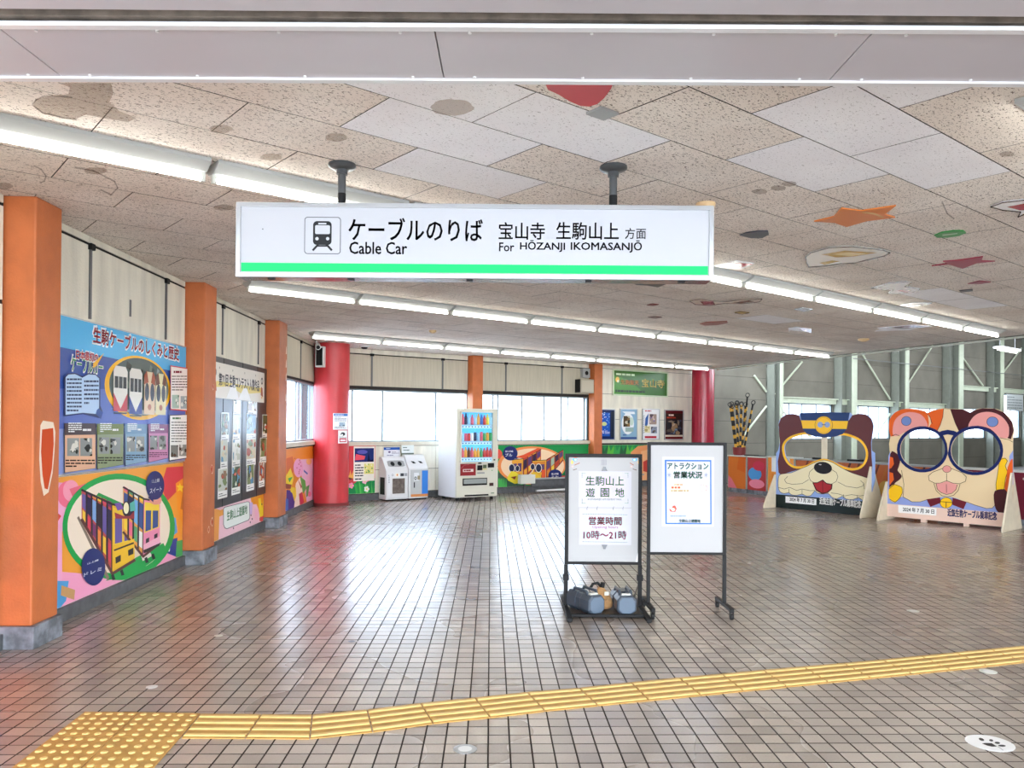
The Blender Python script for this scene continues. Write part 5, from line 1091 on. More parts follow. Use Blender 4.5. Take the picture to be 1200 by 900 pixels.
# ================================================================ BOARD STAND 2
Y2 = 6.55; F = Fr((0, Y2), 0)
bx0, bz1 = F.px(759, 518); bx1, _ = F.px(851.5, 519); bz0 = F.px(800, 650)[1]
t = thing('board_stand', 'taller white board on a black castored stand, with a blue-bordered attraction notice', 'stand', ((bx0+bx1)/2, Y2, 0))
b = MB(); fw = .02; b.prism([(bx0, bz0), (bx1, bz0), (bx1, bz1), (bx0, bz1)], lambda x, y, d: F.P(x, y, d), -.02, .012, M_black, [[(bx0+fw+.006, bz0+.02), (bx1-fw-.006, bz0+.02), (bx1-fw-.006, bz1-.024), (bx0+fw+.006, bz1-.024)]]); b.build('frame', t, bevel=.004)
b = MB(); b.fbox(F, bx0+.01, bx1-.01, bz0+.01, bz1-.01, -.012, .0, mat('whiteboard', 'a8a8a8', .6)); b.build('whiteboard', t)
for x in (bx0+.012, bx1-.012):
    b = MB(); b.fbox(F, x-.014, x+.014, .07, bz0, -.014, .014, M_black); b.build('post', t, bevel=.003)
    b = MB(); b.box(x-.016, x+.016, Y2-.24, Y2+.24, .062, .088, M_black); b.build('foot', t, bevel=.003)
    for y in (-.22, .22):
        b = MB(); b.cyl((x-.011, Y2+y, .025), (x+.011, Y2+y, .025), .0245, M_rubber, 18); w_ = b.build('castor', t, smooth=True)
        b = MB(); b.box(x-.015, x-.012, Y2+y-.014, Y2+y+.014, .02, .064, M_black); b.box(x+.012, x+.015, Y2+y-.014, Y2+y+.014, .02, .064, M_black); b.box(x-.015, x+.015, Y2+y-.014, Y2+y+.014, .056, .064, M_black); b.build('fork', w_)
Q = lambda u, v: F.px(770+u/9, 525+v/9)
s0, t1 = Q(55, 92); s1, t0 = Q(598, 830); o, a = sheet(t, F, s0, s1, t0, t1); a.quad(s0, t0, s1, t1, 'b8bbc2'); a.map = Q
a.poly([(80, 124), (572, 127), (575, 805), (88, 802)], '2f67b5', [[(98, 140), (558, 143), (561, 792), (102, 789)]])
p, q = Q(108, 222), Q(540, 158); a.map = lambda u, v: (u, v); a.text('アトラクション', p, q, '1d5a4c', .04); p, q = Q(175, 318), Q(475, 250); a.text('営業状況', p, q, '1d6a4a', .045)
a.map = Q
for cx in (127, 515):
    for k in range(8): a.line([(cx, 285), (cx+22*math.cos(k*PI/4), 285+26*math.sin(k*PI/4))], 4, '7a7f98')
a.poly([(125, 365), (430, 362), (432, 472), (120, 472)], 'f6ecc4'); a.line([(125, 365), (430, 362), (432, 472), (120, 472), (125, 365)], 3, 'd8c88a'); a.lines(180, 375, 370, 398, 1, '9a6a5a', .6, 6); a.lines(148, 402, 405, 432, 1, 'c0503c', .75, 6); a.lines(145, 438, 415, 462, 1, '8a6a4a', .6, 6)
a.poly([(460, 395), (480, 380), (500, 395), (522, 398), (520, 440), (500, 460), (465, 455)], 'f2efe8'); a.line([(460, 395), (480, 385), (500, 400), (522, 400), (518, 445), (468, 455)], 5, 'a05a44')
a.poly([(125, 640), (150, 650), (165, 610), (190, 605), (205, 640), (190, 672), (140, 670)], 'c9503c'); a.ell(168, 648, 22, 16, 'f2d8c8', n=10)
a.lines(138, 702, 525, 730, 1, '8a9ab0', .55, 14)
p, q = Q(230, 785), Q(455, 752); a.map = lambda u, v: (u, v); a.text('生駒山上遊園地', p, q, '1f7a7a', .03)
a.build('print', o, PRINT)
# ================================================================ RECYCLING BINS
def rbin(F, s0, s1, depth, h, kind, lb):
    t = thing('recycling_bin', lb, 'bin', tuple(F.P((s0+s1)/2, 0, -depth/2)), math.radians(F.ang), group='recycling bins')
    c = M_white; b = MB(); sl = .26; lo = .025
    side = [(-depth, lo), (0, lo), (0, h-.27), (-.02, h-.24), (-.17, h-.03), (-.22, h), (-depth, h)]
    b.loft([[F.P(s, z, d) for d, z in side] for s in (s0, s1)], c); b.build('body', t, bevel=.012)
    b = MB(); b.fbox(F, s0+.02, s1-.02, 0.001, .03, -depth+.03, -.03, M_black); b.build('plinth', t)
    tilt = lambda s, k: F.P(s, h-.24+.21*k, -.02-.15*k)+F.n*.004+Vector((0, 0, .003))
    w_ = s1-s0
    if kind == 0:
        b = MB(); pts = rrect(s0+w_*.12, s1-w_*.12, .2, .78, .2)
        b.prism(rrect(s0+w_*.16, s1-w_*.1, .22, .8, .1), lambda x, y, d: tilt(x, y)+F.n*d, 0, .012, M_grey); b.build('opening_plate', t)
        for k in (.36, .68):
            b = MB(); cx = s0+w_*k; b.prism([(cx+w_*.085*math.cos(i*PI/8), .5+.2*math.sin(i*PI/8)) for i in range(16)], lambda x, y, d: tilt(x, y)+F.n*d, .012, .022, M_black); b.build('opening', t)
        b = MB(); b.fbox(F, s0+.03, s1-.03, .06, h-.30, .0, .012, mat('bin_door', 'dfe0e2', .4)); dr = b.build('door', t, bevel=.004)
        b = MB(); b.fbox(F, s0+w_*.26, s1-w_*.18, .14, h-.42, .012, .017, mat('bin_window', '6b625c', .25, var=.3, vscale=14)); b.build('window', dr); 
        b = MB(); b.prism([(s0+w_*.22, .11), (s1-w_*.14, .11), (s1-w_*.14, h-.39), (s0+w_*.22, h-.39)], lambda x, y, d: F.P(x, y, d), .012, .022, M_white, [[(s0+w_*.26, .14), (s1-w_*.18, .14), (s1-w_*.18, h-.42), (s0+w_*.26, h-.42)]]); b.build('window_rim', dr, bevel=.002)
        a = Art(Fr(tuple(F.P(0, 0, .0125)[:2]), F.ang), None); zc = h-.35
        a.ell(s0+w_*.27, zc, .022, .022, '6a6e74', hole=.7); a.quad(s0+w_*.4, zc-.03, s0+w_*.55, zc+.03, 'f2ead0'); a.ell(s0+w_*.48, zc, .015, .02, 'c9603c', n=10); a.quad(s0+w_*.62, zc-.03, s0+w_*.78, zc+.03, '3a4148'); a.quad(s0+w_*.8, zc-.03, s0+w_*.93, zc+.03, '9a9ea2'); a.lines(s0+w_*.09, .35, s0+w_*.14, .52, 5, '8a8e94', .5, 1); a.build('labels', dr, PRINT)
        b = MB(); b.fbox(F, s0-.004, s0, .12, h-.4, -depth+.06, -.06, M_black); b.build('side_window', t)
    else:
        for k in (.32, .68):
            b = MB(); cx = s0+w_*k; b.prism([(cx-w_*.1, .52), (cx+w_*.04, .48), (cx+w_*.11, .3), (cx-w_*.02, .32)], lambda x, y, d: tilt(x, y)+F.n*d, 0, .01, M_black); b.build('opening', t)
        b = MB(); b.fbox(F, s0+.04, s1-w_*.02, .06, h-.3, .0, .012, mat('bin_door2', 'c3c6c6', .35, .2)); dr = b.build('door', t, bevel=.004)
        b = MB(); b.fbox(F, s1-w_*.34, s1-w_*.03, .08, h-.32, .012, .016, mat('bin_blue', '2f7fd8', .35)); b.build('blue_panel', dr)
        b = MB(); b.fbox(F, s0+.045, s1-w_*.03, .06, .11, .012, .018, mat('bin_orange', 'd98a48', .5)); b.build('orange_strip', dr)
        a = Art(Fr(tuple(F.P(0, 0, .0125)[:2]), F.ang), None); a.quad(s0+w_*.25, h-.52, s0+w_*.5, h-.36, 'e6e8ea'); a.ell(s0+w_*.33, h-.47, .03, .035, '33383e', n=12, hole=.5); a.quad(s0+w_*.43, h-.5, s0+w_*.56, h-.42, '9a8f70'); a.quad(s0+w_*.24, h-.66, s0+w_*.3, h-.55, '3a3e44'); a.build('labels', dr, PRINT)
    return t
pA, pB = onz(452.3, 587.4, 0), onz(501.5, 584.6, 0); ang = math.degrees(math.atan2(pB.y-pA.y, pB.x-pA.x)); F = Fr((pA.x, pA.y), ang)
Lb = (pB-pA).length; rbin(F, 0, Lb*.52, .30, .86, 0, 'white recycling bin with two round openings and a window, left one'); rbin(F, Lb*.52+.01, Lb, .30, .90, 1, 'white recycling bin with a blue panel and orange foot strip, right one')
def binsign(s0, s1, t0, t1, d, lb, fn):
    t = thing('bin_sign', lb, 'sign', tuple(F.P((s0+s1)/2, t0, d)), math.radians(F.ang)); b = MB(); b.fbox(F, s0, s1, t0, t1, d-.008, d, M_offw); b.build('plate', t)
    a = Art(Fr(tuple(F.P(0, 0, d+.0006)[:2]), F.ang), (s0, s1, t0, t1)); a.map = lambda u, v: (s0+u*(s1-s0), t0+v*(t1-t0)); fn(a); a.build('print', t, PRINT)
def bs1(a): a.quad(0, 0, 1, 1, 'dcdfe6'); a.quad(0, .72, 1, 1, '2257ae'); a.lines(.15, .8, .95, .93, 1, 'cfe0f4', .6, 6); a.ell(.35, .5, .08, .1, '5a4a78', n=10); a.lines(.5, .3, .95, .55, 2, '8a7f98', .5, 4); a.lines(.2, .08, .8, .22, 1, '6a6a8a', .5, 4)
def bs2(a): a.quad(0, 0, 1, 1, 'dfe6e4'); a.lines(.12, .66, .85, .82, 1, '5a6e6a', .6, 5); a.lines(.15, .38, .85, .55, 1, '5a6e6a', .6, 5); a.quad(0, 0, 1, .16, '6a766c')
binsign(Lb*.08, Lb*.46, .861, 1.05, -.25, 'small sign with a blue header standing on the left recycling bin', bs1); binsign(Lb*.50, Lb*.80, .901, 1.09, -.25, 'small pale green sign standing on the right recycling bin', bs2)
# ================================================================ VENDING MACHINE
pA, pB, pC = onz(534.5, 587.4, 0), onz(583, 583.3, 0), onz(513.5, 582, 0)
ang = 33; F = Fr((pA.x, pA.y), ang)
r = ray(583, 540); k = Vector((r.x, r.y)); M2 = Matrix(((F.e.x, -k.x), (F.e.y, -k.y))); VW = (M2.inverted() @ Vector((-pA.x, -pA.y)))[0]
r = ray(513.7, 530); k = Vector((r.x, r.y)); M2 = Matrix(((-F.n.x, -k.x), (-F.n.y, -k.y))); VD = min((M2.inverted() @ Vector((-pA.x, -pA.y)))[0], .85); VH = 1.84

t = thing('vending_machine', 'tall white drinks vending machine with a lit blue display, right of the recycling bins', 'machine', tuple(F.P(VW/2, 0, -VD/2)), math.radians(F.ang))
cr_ = mat('cream_enamel', 'd5d3c4', .35)
b = MB(); b.fbox(F, 0, VW, .06, VH, -VD, -.05, M_white); b.build('cabinet', t, bevel=.01)
b = MB(); b.fbox(F, 0.003, VW-.003, .07, VH-.003, -.05, 0, cr_); dr = b.build('door', t, bevel=.006)
for s in (.08, VW-.08):
    for d in (-.1, -VD+.1): b = MB(); b.cyl(F.P(s, 0, d), F.P(s, .06, d), .035, M_black, 12); b.build('foot', t)
gx0, gx1, gz0, gz1 = VW*.09, VW*.84, VH-1.06, VH-.08
b = MB(); b.fbox(F, gx0, gx1, gz0, gz1, 0.0005, .004, mat('lit_display', '5cc4f4', .4, emit=.45)); ds = b.build('display', dr)
b = MB(); b.prism([(gx0-.02, gz0-.02), (gx1+.02, gz0-.02), (gx1+.02, gz1+.02), (gx0-.02, gz1+.02)], lambda x, y, d: F.P(x, y, d), .0, .06, cr_, [[(gx0, gz0), (gx1, gz0), (gx1, gz1), (gx0, gz1)]]); b.build('display_rim', dr, bevel=.003)
b = MB(); b.fbox(F, gx0, gx1, gz0, gz1, .052, .054, M_glass); b.build('display_glass', dr)
rv = random.Random(11); pal = ['c9342c', 'e8a23a', '2a6ab8', 'f0f0ee', '3a9a5a', '6a3a2a', 'e8d23a', '1f2a4a', 'd8586a', '9fd0e8']; rh = (gz1-gz0)/3
for r_ in range(3):
    zb = gz1-(r_+1)*rh+.085; n = 10
    b = MB(); b.fbox(F, gx0, gx1, zb-.012, zb, .004, .045, M_white); b.build('shelf', ds)
    b = MB(); b.fbox(F, gx0+.005, gx1-.005, zb-.075, zb-.02, .004, .03, mat('price_rail', 'cfe6f6', .4, emit=.4)); b.build('price_rail', ds)
    for i in range(n):
        c = F.P(gx0+(i+.5)*(gx1-gx0)/n, zb, .024); hgt = (.21, .17, .19)[r_]*rv.uniform(.9, 1.1); col = rv.choice(pal); rr_ = .031
        m_ = mat('drink_'+col, col, .3, emit=.25)  # bottles given a faint glow in place of display light falling on them
        b = MB(); b.lathe([(rr_*.9, 0), (rr_, .008), (rr_, hgt*.62), (rr_*(.5 if r_ != 1 else .95), hgt*.85), (rr_*(.45 if r_ != 1 else .85), hgt)], c, m_, 10); o = b.build('sample_bottle', ds, smooth=True)
        b = MB(); q = F.P(gx0+(i+.5)*(gx1-gx0)/n, zb-.045, .03); b.cyl(q, q+F.n*.006, .014, mat('button_navy', '2a4a9a', .3), 12); b.build('button', ds)
def vbox(name, s0, s1, z0, z1, d0, d1, m, par=dr, bv=.002): b = MB(); b.fbox(F, VW*s0, VW*s1, z0, z1, d0, d1, m); return b.build(name, par, bevel=bv)
vbox('advert_panel', .09, .46, .50, .735, 0, .01, mat('advert_red', '8f1f26', .3))
a = Art(Fr(tuple(F.P(0, 0, .0106)[:2]), F.ang), None); a.poly([(VW*.15, .575), (VW*.40, .575), (VW*.40, .63), (VW*.15, .63)], 'e8d8d4'); a.lines(VW*.17, .585, VW*.38, .622, 1, '8f1f26', .8, 5); a.line([(VW*.11, .65), (VW*.18, .71), (VW*.3, .72)], .008, 'c9707a'); a.build('advert_print', dr, PRINT)
vbox('coin_panel', .50, .62, .60, .70, 0, .012, M_black); vbox('bill_slot', .64, .72, .64, .71, 0, .014, mat('slot_green', '5a6a4a', .4)); vbox('card_reader', .76, .91, .65, .74, 0, .014, M_black); vbox('coin_label', .62, .74, .61, .625, 0, .004, mat('label_yellow', 'd8c83a', .4)); vbox('keyhole_plate', .86, .94, .79, .82, 0, .008, mat('slot_dark', '4a5040', .4)); vbox('coin_knob', .52, .60, .73, .76, 0, .01, M_black)
vbox('price_strip', .50, .68, .53, .56, 0, .003, M_grey); vbox('indicator', .85, .88, .585, .60, 0, .006, mat('indicator_green', '3aa04a', .3)); vbox('coin_return', .80, .90, .275, .34, 0, .008, mat('return_dark', '3a1f1c', .3))
p_ = vbox('delivery_port', .15, .74, .30, .445, 0, .012, M_black); vbox('port_flap', .17, .72, .335, .43, .012, .02, mat('flap', 'a8b0ae', .15, .2), dr)
vbox('kick_slot', .2, .78, .085, .115, 0, .006, M_black); vbox('maker_plate', .84, .92, .12, .14, 0, .004, mat('plate_green', '6a8a6a', .4))
# ================================================================ FACE BOARDS
def face_board(name, lb, pl, pr, base_z, crop, k, sil, holes, art, edge_col, feet, extra=None):
    P0, P1 = onz(*pl, 0), onz(*pr, 0); ang = math.degrees(math.atan2(P1.y-P0.y, P1.x-P0.x)); F = Fr((P0.x, P0.y), ang)
    t = thing(name, lb, 'photo board', tuple((P0+P1)/2), math.radians(ang), group='photo boards with face-shaped openings')
    cm = lambda u, v: F.px(crop[0]+u/k, crop[1]+v/k)
    b = MB(); b.prism([cm(*p) for p in sil], lambda x, y, d: F.P(x, y, d), -.02, 0, mat('board_'+edge_col, edge_col, .5), [[cm(*p) for p in h] for h in holes]); b.build('panel', t)
    a = Art(Fr(tuple(F.P(0, 0, .0006)[:2]), ang), None, step=.0002); a.map = cm; art(a, cm); a.build('painted_face', t, PRINT)
    for (s, hgt, fr_, bk) in feet(F, cm):
        b = MB(); ft_ = [(fr_, 0.0), (fr_, .05), (.03, hgt), (-.05, hgt), (-bk, .05), (-bk, 0.0)]
        b.loft([[F.P(s+dx, z, d) for d, z in ft_] for dx in (0, .025)], mat('cream_ply', 'd9cdb4', .55, var=.05)); b.build('side_foot', t, bevel=.003)
    if extra: extra(F, cm, t)
    return F, cm, t
BRN = '5e2a2b'; CRM = 'ece0b8'
hole_d = [(150, 335), (172, 292), (222, 262), (300, 244), (345, 252), (440, 262), (540, 252), (600, 252), (680, 282), (722, 322), (742, 372), (735, 430), (700, 474), (640, 488), (570, 470), (510, 440), (440, 418), (370, 436), (310, 466), (240, 474), (190, 450), (160, 400)]
def exp(h, f):
    cx, cy = sum(p[0] for p in h)/len(h), sum(p[1] for p in h)/len(h); out = []
    n = len(h)
    for i in range(n):
        a, b, c = h[i-1], h[i], h[(i+1) % n]; tx, ty = c[0]-a[0], c[1]-a[1]; l = math.hypot(tx, ty) or 1; nx, ny = ty/l, -tx/l
        if (b[0]-cx)*nx+(b[1]-cy)*ny < 0 and abs((b[0]-cx)*nx+(b[1]-cy)*ny) > 25: nx, ny = -nx, -ny
        if b[1] > 400 and 330 < b[0] < 560: nx, ny = (0, 1)
        if b[1] < 280 and ny > 0: nx, ny = -nx, -ny
        out.append((b[0]+nx*f, b[1]+ny*f))
    return out
sil_d = [(88, 772), (90, 380), (106, 356), (118, 300), (112, 230), (108, 170), (125, 125), (165, 98), (215, 93), (258, 105), (262, 87), (440, 81), (626, 84), (645, 103), (690, 92), (742, 98), (780, 128), (797, 180), (790, 240), (781, 300), (784, 362), (806, 378), (806, 580), (775, 700), (738, 838)]
sil_d = sil_d[:4]+sm(sil_d, 3)[12:27]+sil_d[9:13]+sm(sil_d, 3)[39:3*(len(sil_d)-5)]+sil_d[-5:]
hole_d = sm(hole_d)
def art_dog(a, cm):
    H_ = hole_d
    a.poly(sil_d, '8fa9dc', [H_])
    a.poly(([(108, 520), (102, 440), (116, 370), (118, 300), (112, 230), (108, 170), (125, 125), (165, 98), (215, 93), (258, 105), (270, 140), (620, 140), (645, 103), (690, 92), (742, 98), (780, 128), (797, 180), (790, 240), (781, 300), (784, 400), (790, 470), (784, 540), (766, 570), (600, 540), (440, 500), (250, 500), (125, 535)]), BRN, [H_])
    a.poly(exp(H_, 17), 'f4b92c', [H_]); a.poly([(345, 250), (440, 262), (540, 250), (540, 240), (345, 240)], BRN)
    a.poly([(262, 87), (440, 81), (626, 84), (603, 205), (575, 240), (520, 258), (440, 266), (370, 258), (310, 235), (285, 205)], '173468')
    a.poly([(272, 140), (614, 145), (603, 203), (284, 200)], 'f4c02a'); a.ell(437, 175, 66, 66, 'f4c02a'); a.ell(437, 175, 66, 66, '8a5a1c', hole=.95); a.ell(437, 175, 56, 56, 'c9902a', hole=.96); a.ell(412, 172, 21, 21, '8fa4cc'); a.ell(462, 172, 21, 21, '8fa4cc'); a.line([(425, 172), (450, 172)], 5, '5a5a6a')
    mz = [(108, 560), (125, 532), (200, 522), (260, 497), (320, 472), (380, 444), (440, 430), (500, 446), (560, 482), (640, 522), (720, 548), (775, 572), (785, 620), (780, 690), (768, 722), (728, 728), (692, 702), (650, 716), (600, 712), (572, 692), (530, 712), (494, 696), (470, 672), (430, 676), (390, 668), (372, 652), (345, 686), (310, 690), (280, 676), (240, 686), (200, 680), (184, 666), (150, 672), (118, 658), (106, 620)]
    mz = sm(mz, 2); a.poly(mz, CRM); a.line(mz+[mz[0]], 3, '4a3c2c')
    for pts in ([(365, 488), (335, 515), (328, 548), (342, 580), (378, 598), (412, 592), (428, 572)], [(495, 498), (530, 520), (540, 550), (528, 585), (492, 604), (455, 596), (430, 572)], [(175, 548), (152, 572), (165, 595), (210, 606), (280, 600), (330, 570)], [(540, 588), (600, 620), (680, 632), (722, 618), (728, 598), (705, 578)], [(728, 600), (733, 640)],
                [(108, 628), (150, 640), (190, 628), (240, 650), (280, 640), (340, 652), (372, 650)], [(490, 668), (540, 674), (590, 690), (640, 680), (700, 690), (765, 680)], [(184, 640), (184, 668)], [(280, 645), (280, 678)], [(582, 680), (582, 705)], [(682, 690), (682, 710)]): a.line(pts, 3, '5a4c38')
    a.poly([(355, 592), (392, 590), (428, 572), (460, 596), (502, 604), (498, 640), (468, 668), (425, 676), (380, 650)], '4a1a1c'); a.poly([(364, 598), (392, 598), (428, 580), (460, 604), (492, 610), (488, 638), (462, 660), (426, 667), (388, 644)], 'a8242c'); a.line([(429, 584), (431, 666)], 4, '4a1014')
    a.ell(432, 486, 66, 44, '121013', rot=.12); a.ell(412, 462, 10, 3.5, 'd8d8dc', rot=.1)
    a.poly([(88, 677), (778, 733), (738, 838), (88, 772)], '10201f')
    a.poly([(160, 692), (385, 712), (384, 757), (160, 738)], 'f4f4f2')
    tx = lambda body, bl, tr, c, bd: (a.__setattr__('map', lambda u, v: (u, v)), a.text(body, bl, tr, c, bd), a.__setattr__('map', cm))
    p, q = cm(190, 730), cm(368, 727); tx('2024 年 7 月 30 日', (p[0], p[1]+.005), (q[0], p[1]+.085), '1a1a1c', .03)
    p, q = cm(408, 757), cm(708, 775); z_ = (cm(408, 752)[1]+cm(708, 775)[1])/2; tx('近鉄生駒ケーブル乗車記念', (p[0], z_), (q[0], z_+.125), 'f4f4f0', .045)
def feet_d(F, cm): return [(cm(88, 700)[0]-.02, .62, .34, .30), (cm(775, 700)[0]-.0, .86, .30, .42)]
def ext_d(F, cm, t):
    s0, s1 = cm(414, 300)[0], cm(450, 300)[0]; z0, z1 = cm(432, 425)[1], cm(432, 255)[1]
    b = MB(); b.fbox(F, s0, s1, z0, z1, -.055, -.02, mat('cream_ply', 'd9cdb4')); b.build('centre_post', t, bevel=.002)
face_board('face_board', 'photo board painted as a brown dog face with a blue cap, left face board', (910, 594.5), (1013, 605.5), 0, (895, 470), 6.2066, sil_d, [hole_d], art_dog, '8fa9dc', feet_d, ext_d)
def circ(cx, cy, rx, ry, n=30): return [(cx+rx*math.cos(2*PI*i/n), cy+ry*math.sin(2*PI*i/n)) for i in range(n)]
h1, h2 = circ(307, 336, 144, 128), circ(645, 344, 158, 138)
sil_c = [(82, 762), (82, 690), (92, 560), (88, 430), (98, 370), (92, 300), (102, 250), (92, 200), (96, 150), (120, 110), (165, 84), (220, 76), (290, 84), (335, 104), (370, 88), (440, 74), (480, 76), (560, 80), (612, 100), (640, 84), (690, 74), (765, 75), (830, 102), (878, 160), (890, 215), (884, 280), (884, 350), (886, 560), (880, 740), (868, 752), (832, 834)]
sil_c = sil_c[:6]+sm(sil_c, 4)[24:4*(len(sil_c)-6)]+sil_c[-6:]
sil_c = sil_c[:8]+sm(sil_c)[24:-24]+sil_c[-8:] if False else sil_c
def art_cat(a, cm):
    LV = '8f9fd6'; CR = 'e3caa0'; MR = '451a20'; OR = 'dd5f22'; YL = 'f2c01e'; PK = 'e39a94'; BL = '6f86bd'; K_ = '3a2c24'
    hh = [h1, h2]
    a.poly(sil_c, CR, hh)
    a.poly([(88, 380), (100, 345), (96, 560), (88, 700), (82, 700)], LV); a.poly([(860, 380), (886, 340), (886, 560), (872, 600)], LV)
    a.poly([(82, 650), (180, 640), (240, 668), (340, 655), (420, 640), (500, 640), (600, 680), (720, 712), (768, 700), (800, 745), (860, 752), (82, 700)], LV)
    a.poly([(172, 470), (185, 560), (182, 640), (240, 672), (290, 672), (345, 655), (420, 641), (500, 643), (560, 660), (640, 692), (715, 714), (752, 712), (768, 695), (772, 560), (770, 470), (645, 500), (470, 440), (307, 480)], CR, up=True)
    a.line([(172, 470), (187, 560), (182, 640), (240, 672), (290, 672), (345, 655)], 3, K_); a.line([(590, 672), (640, 692), (715, 714), (752, 712), (768, 695), (772, 600)], 3, K_)
    a.poly(sm([(102, 250), (92, 200), (96, 150), (120, 110), (165, 84), (220, 76), (290, 84), (335, 104), (345, 190), (300, 190), (250, 200), (150, 245), (112, 252)]), OR)
    a.poly([(335, 104), (370, 88), (441, 76), (436, 130), (420, 180), (400, 220), (372, 205), (345, 200), (362, 170), (355, 135)], OR); a.line([(330, 102), (355, 130), (368, 172)], 3, K_); a.line([(441, 76), (436, 130), (420, 180), (400, 218)], 3, K_)
    a.poly(sm([(120, 245), (116, 205), (130, 150), (170, 112), (222, 98), (285, 108), (322, 140), (340, 190), (300, 192), (220, 210), (150, 250)]), PK); a.ell(203, 155, 33, 31, BL); a.ell(203, 155, 33, 31, K_, hole=.92)
    a.poly([(483, 78), (560, 80), (612, 100), (640, 84), (690, 74), (765, 75), (830, 102), (878, 160), (890, 215), (872, 272), (845, 262), (800, 250), (640, 190), (600, 190), (540, 222), (515, 170)], MR)
    a.poly(sm([(600, 190), (622, 140), (660, 108), (715, 96), (770, 104), (820, 132), (855, 180), (860, 225), (850, 262), (800, 258), (740, 205), (660, 185)]), PK); a.ell(754, 160, 38, 33, BL); a.ell(754, 160, 38, 33, K_, hole=.92)
    a.line([(441, 76), (483, 78)], 2, K_)
    a.poly(sm([(100, 365), (140, 362), (164, 400), (154, 450), (148, 472), (174, 505), (160, 530), (135, 548), (112, 575), (94, 578)]), MR); a.poly([(98, 382), (118, 390), (124, 430), (108, 455), (92, 462)], OR); a.poly([(94, 480), (118, 488), (124, 530), (96, 565)], OR)
    a.poly(sm([(92, 590), (128, 560), (175, 578), (178, 615), (160, 650), (132, 675), (98, 655)]), YL); a.line([(92, 590), (128, 560), (175, 578), (178, 615), (160, 650), (132, 675), (98, 655)], 3, K_)
    a.poly(sm([(800, 402), (835, 392), (850, 410), (836, 440), (850, 480), (838, 520), (828, 590), (780, 602), (776, 560), (786, 500)]), YL); a.line([(800, 402), (835, 392), (850, 410), (836, 440), (850, 480), (838, 520), (828, 590), (780, 602), (776, 560), (786, 500), (800, 402)], 3, K_)
    a.poly(sm([(852, 450), (880, 395), (884, 450), (880, 636), (858, 630), (832, 590), (842, 520)]), OR); a.poly(sm([(768, 605), (832, 592), (860, 632), (880, 640), (872, 700), (850, 735), (815, 748), (782, 728), (766, 680)]), MR)
    a.line([(800, 262), (860, 275), (884, 290)], 3, K_); a.line([(112, 250), (135, 240), (160, 250)], 3, K_)
    for c, h in ((circ(307, 336, 164, 148), h1), (circ(645, 344, 178, 158), h2)): a.poly(c, '16235a', [h])
    a.poly([(402, 232), (430, 218), (468, 211), (510, 218), (540, 232), (524, 258), (500, 246), (468, 240), (440, 246), (420, 258)], '16235a'); a.poly([(440, 250), (468, 243), (498, 250), (482, 290), (470, 360), (462, 300)], CR); a.line([(440, 250), (462, 300), (468, 360)], 3, K_)
    a.poly([(436, 458), (372, 482), (345, 505), (350, 535), (385, 552), (420, 552), (462, 536), (500, 552), (545, 556), (582, 540), (587, 512), (560, 485), (490, 458)], 'e7d0a8'); a.line([(436, 458), (372, 482), (345, 505), (350, 535), (385, 552), (420, 552), (462, 536), (500, 552), (545, 556), (582, 540), (587, 512), (560, 485), (490, 458)], 3, K_)
    a.line([(380, 555), (395, 600), (430, 632), (465, 640), (505, 630), (535, 600), (547, 560)], 3, K_); a.poly([(395, 555), (425, 552), (462, 540), (500, 553), (530, 562), (520, 595), (495, 617), (460, 625), (425, 612), (402, 590)], PK); a.line([(395, 555), (402, 590), (425, 612), (460, 625), (495, 617), (520, 595), (530, 562)], 3, K_); a.line([(462, 490), (462, 540)], 3, K_); a.line([(460, 560), (461, 612)], 4, '8a4a4a')
    a.ell(463, 462, 28, 23, PK); a.ell(463, 462, 28, 23, K_, hole=.9)
    a.poly([(333, 655), (420, 643), (424, 678), (358, 704)], '6a1f2c'); a.poly([(500, 645), (590, 672), (570, 718), (498, 690)], '6a1f2c'); a.ell(459, 678, 40, 35, YL); a.ell(459, 678, 40, 35, K_, hole=.93); a.line([(422, 670), (498, 676)], 4, K_); a.line([(459, 676), (458, 708)], 4, K_)
    a.poly([(82, 683), (868, 745), (834, 834), (82, 762)], 'e8c9b8')
    a.poly([(153, 692), (398, 712), (396, 760), (153, 740)], 'efeeea')
    tx = lambda body, bl, tr, c, bd: (a.__setattr__('map', lambda u, v: (u, v)), a.text(body, bl, tr, c, bd), a.__setattr__('map', cm))
    p, q = cm(182, 733), cm(382, 740); tx('2024 年 7 月 30 日', (p[0], p[1]+.002), (q[0], p[1]+.075), '1a1a1c', .03)
    p, q = cm(468, 765), cm(782, 790); z_ = (cm(468, 762)[1]+cm(782, 790)[1])/2; tx('近鉄生駒ケーブル乗車記念', (p[0], z_), (q[0], z_+.12), '1f2260', .04)
def feet_c(F, cm): return [(cm(80, 700)[0]-.02, .62, .34, .30), (cm(880, 700)[0]-.02, .86, .40, .42)]
def ext_c(F, cm, t):
    for u, v in ((312, 785), (587, 812)):
        s = cm(u, v)[0]; b = MB(); b.fbox(F, s-.04, s+.04, 0, .07, -.05, .01, mat('pink_ply', 'e0c4b2', .55)); b.build('foot_block', t, bevel=.002)
face_board('face_board', 'photo board painted as a calico cat face with navy round glasses, right face board', (1040, 608.5), (1177.5, 621), 0, (1025, 465), 5.457, sil_c, [h1, h2], art_cat, 'd8bfa4', feet_c, ext_c)
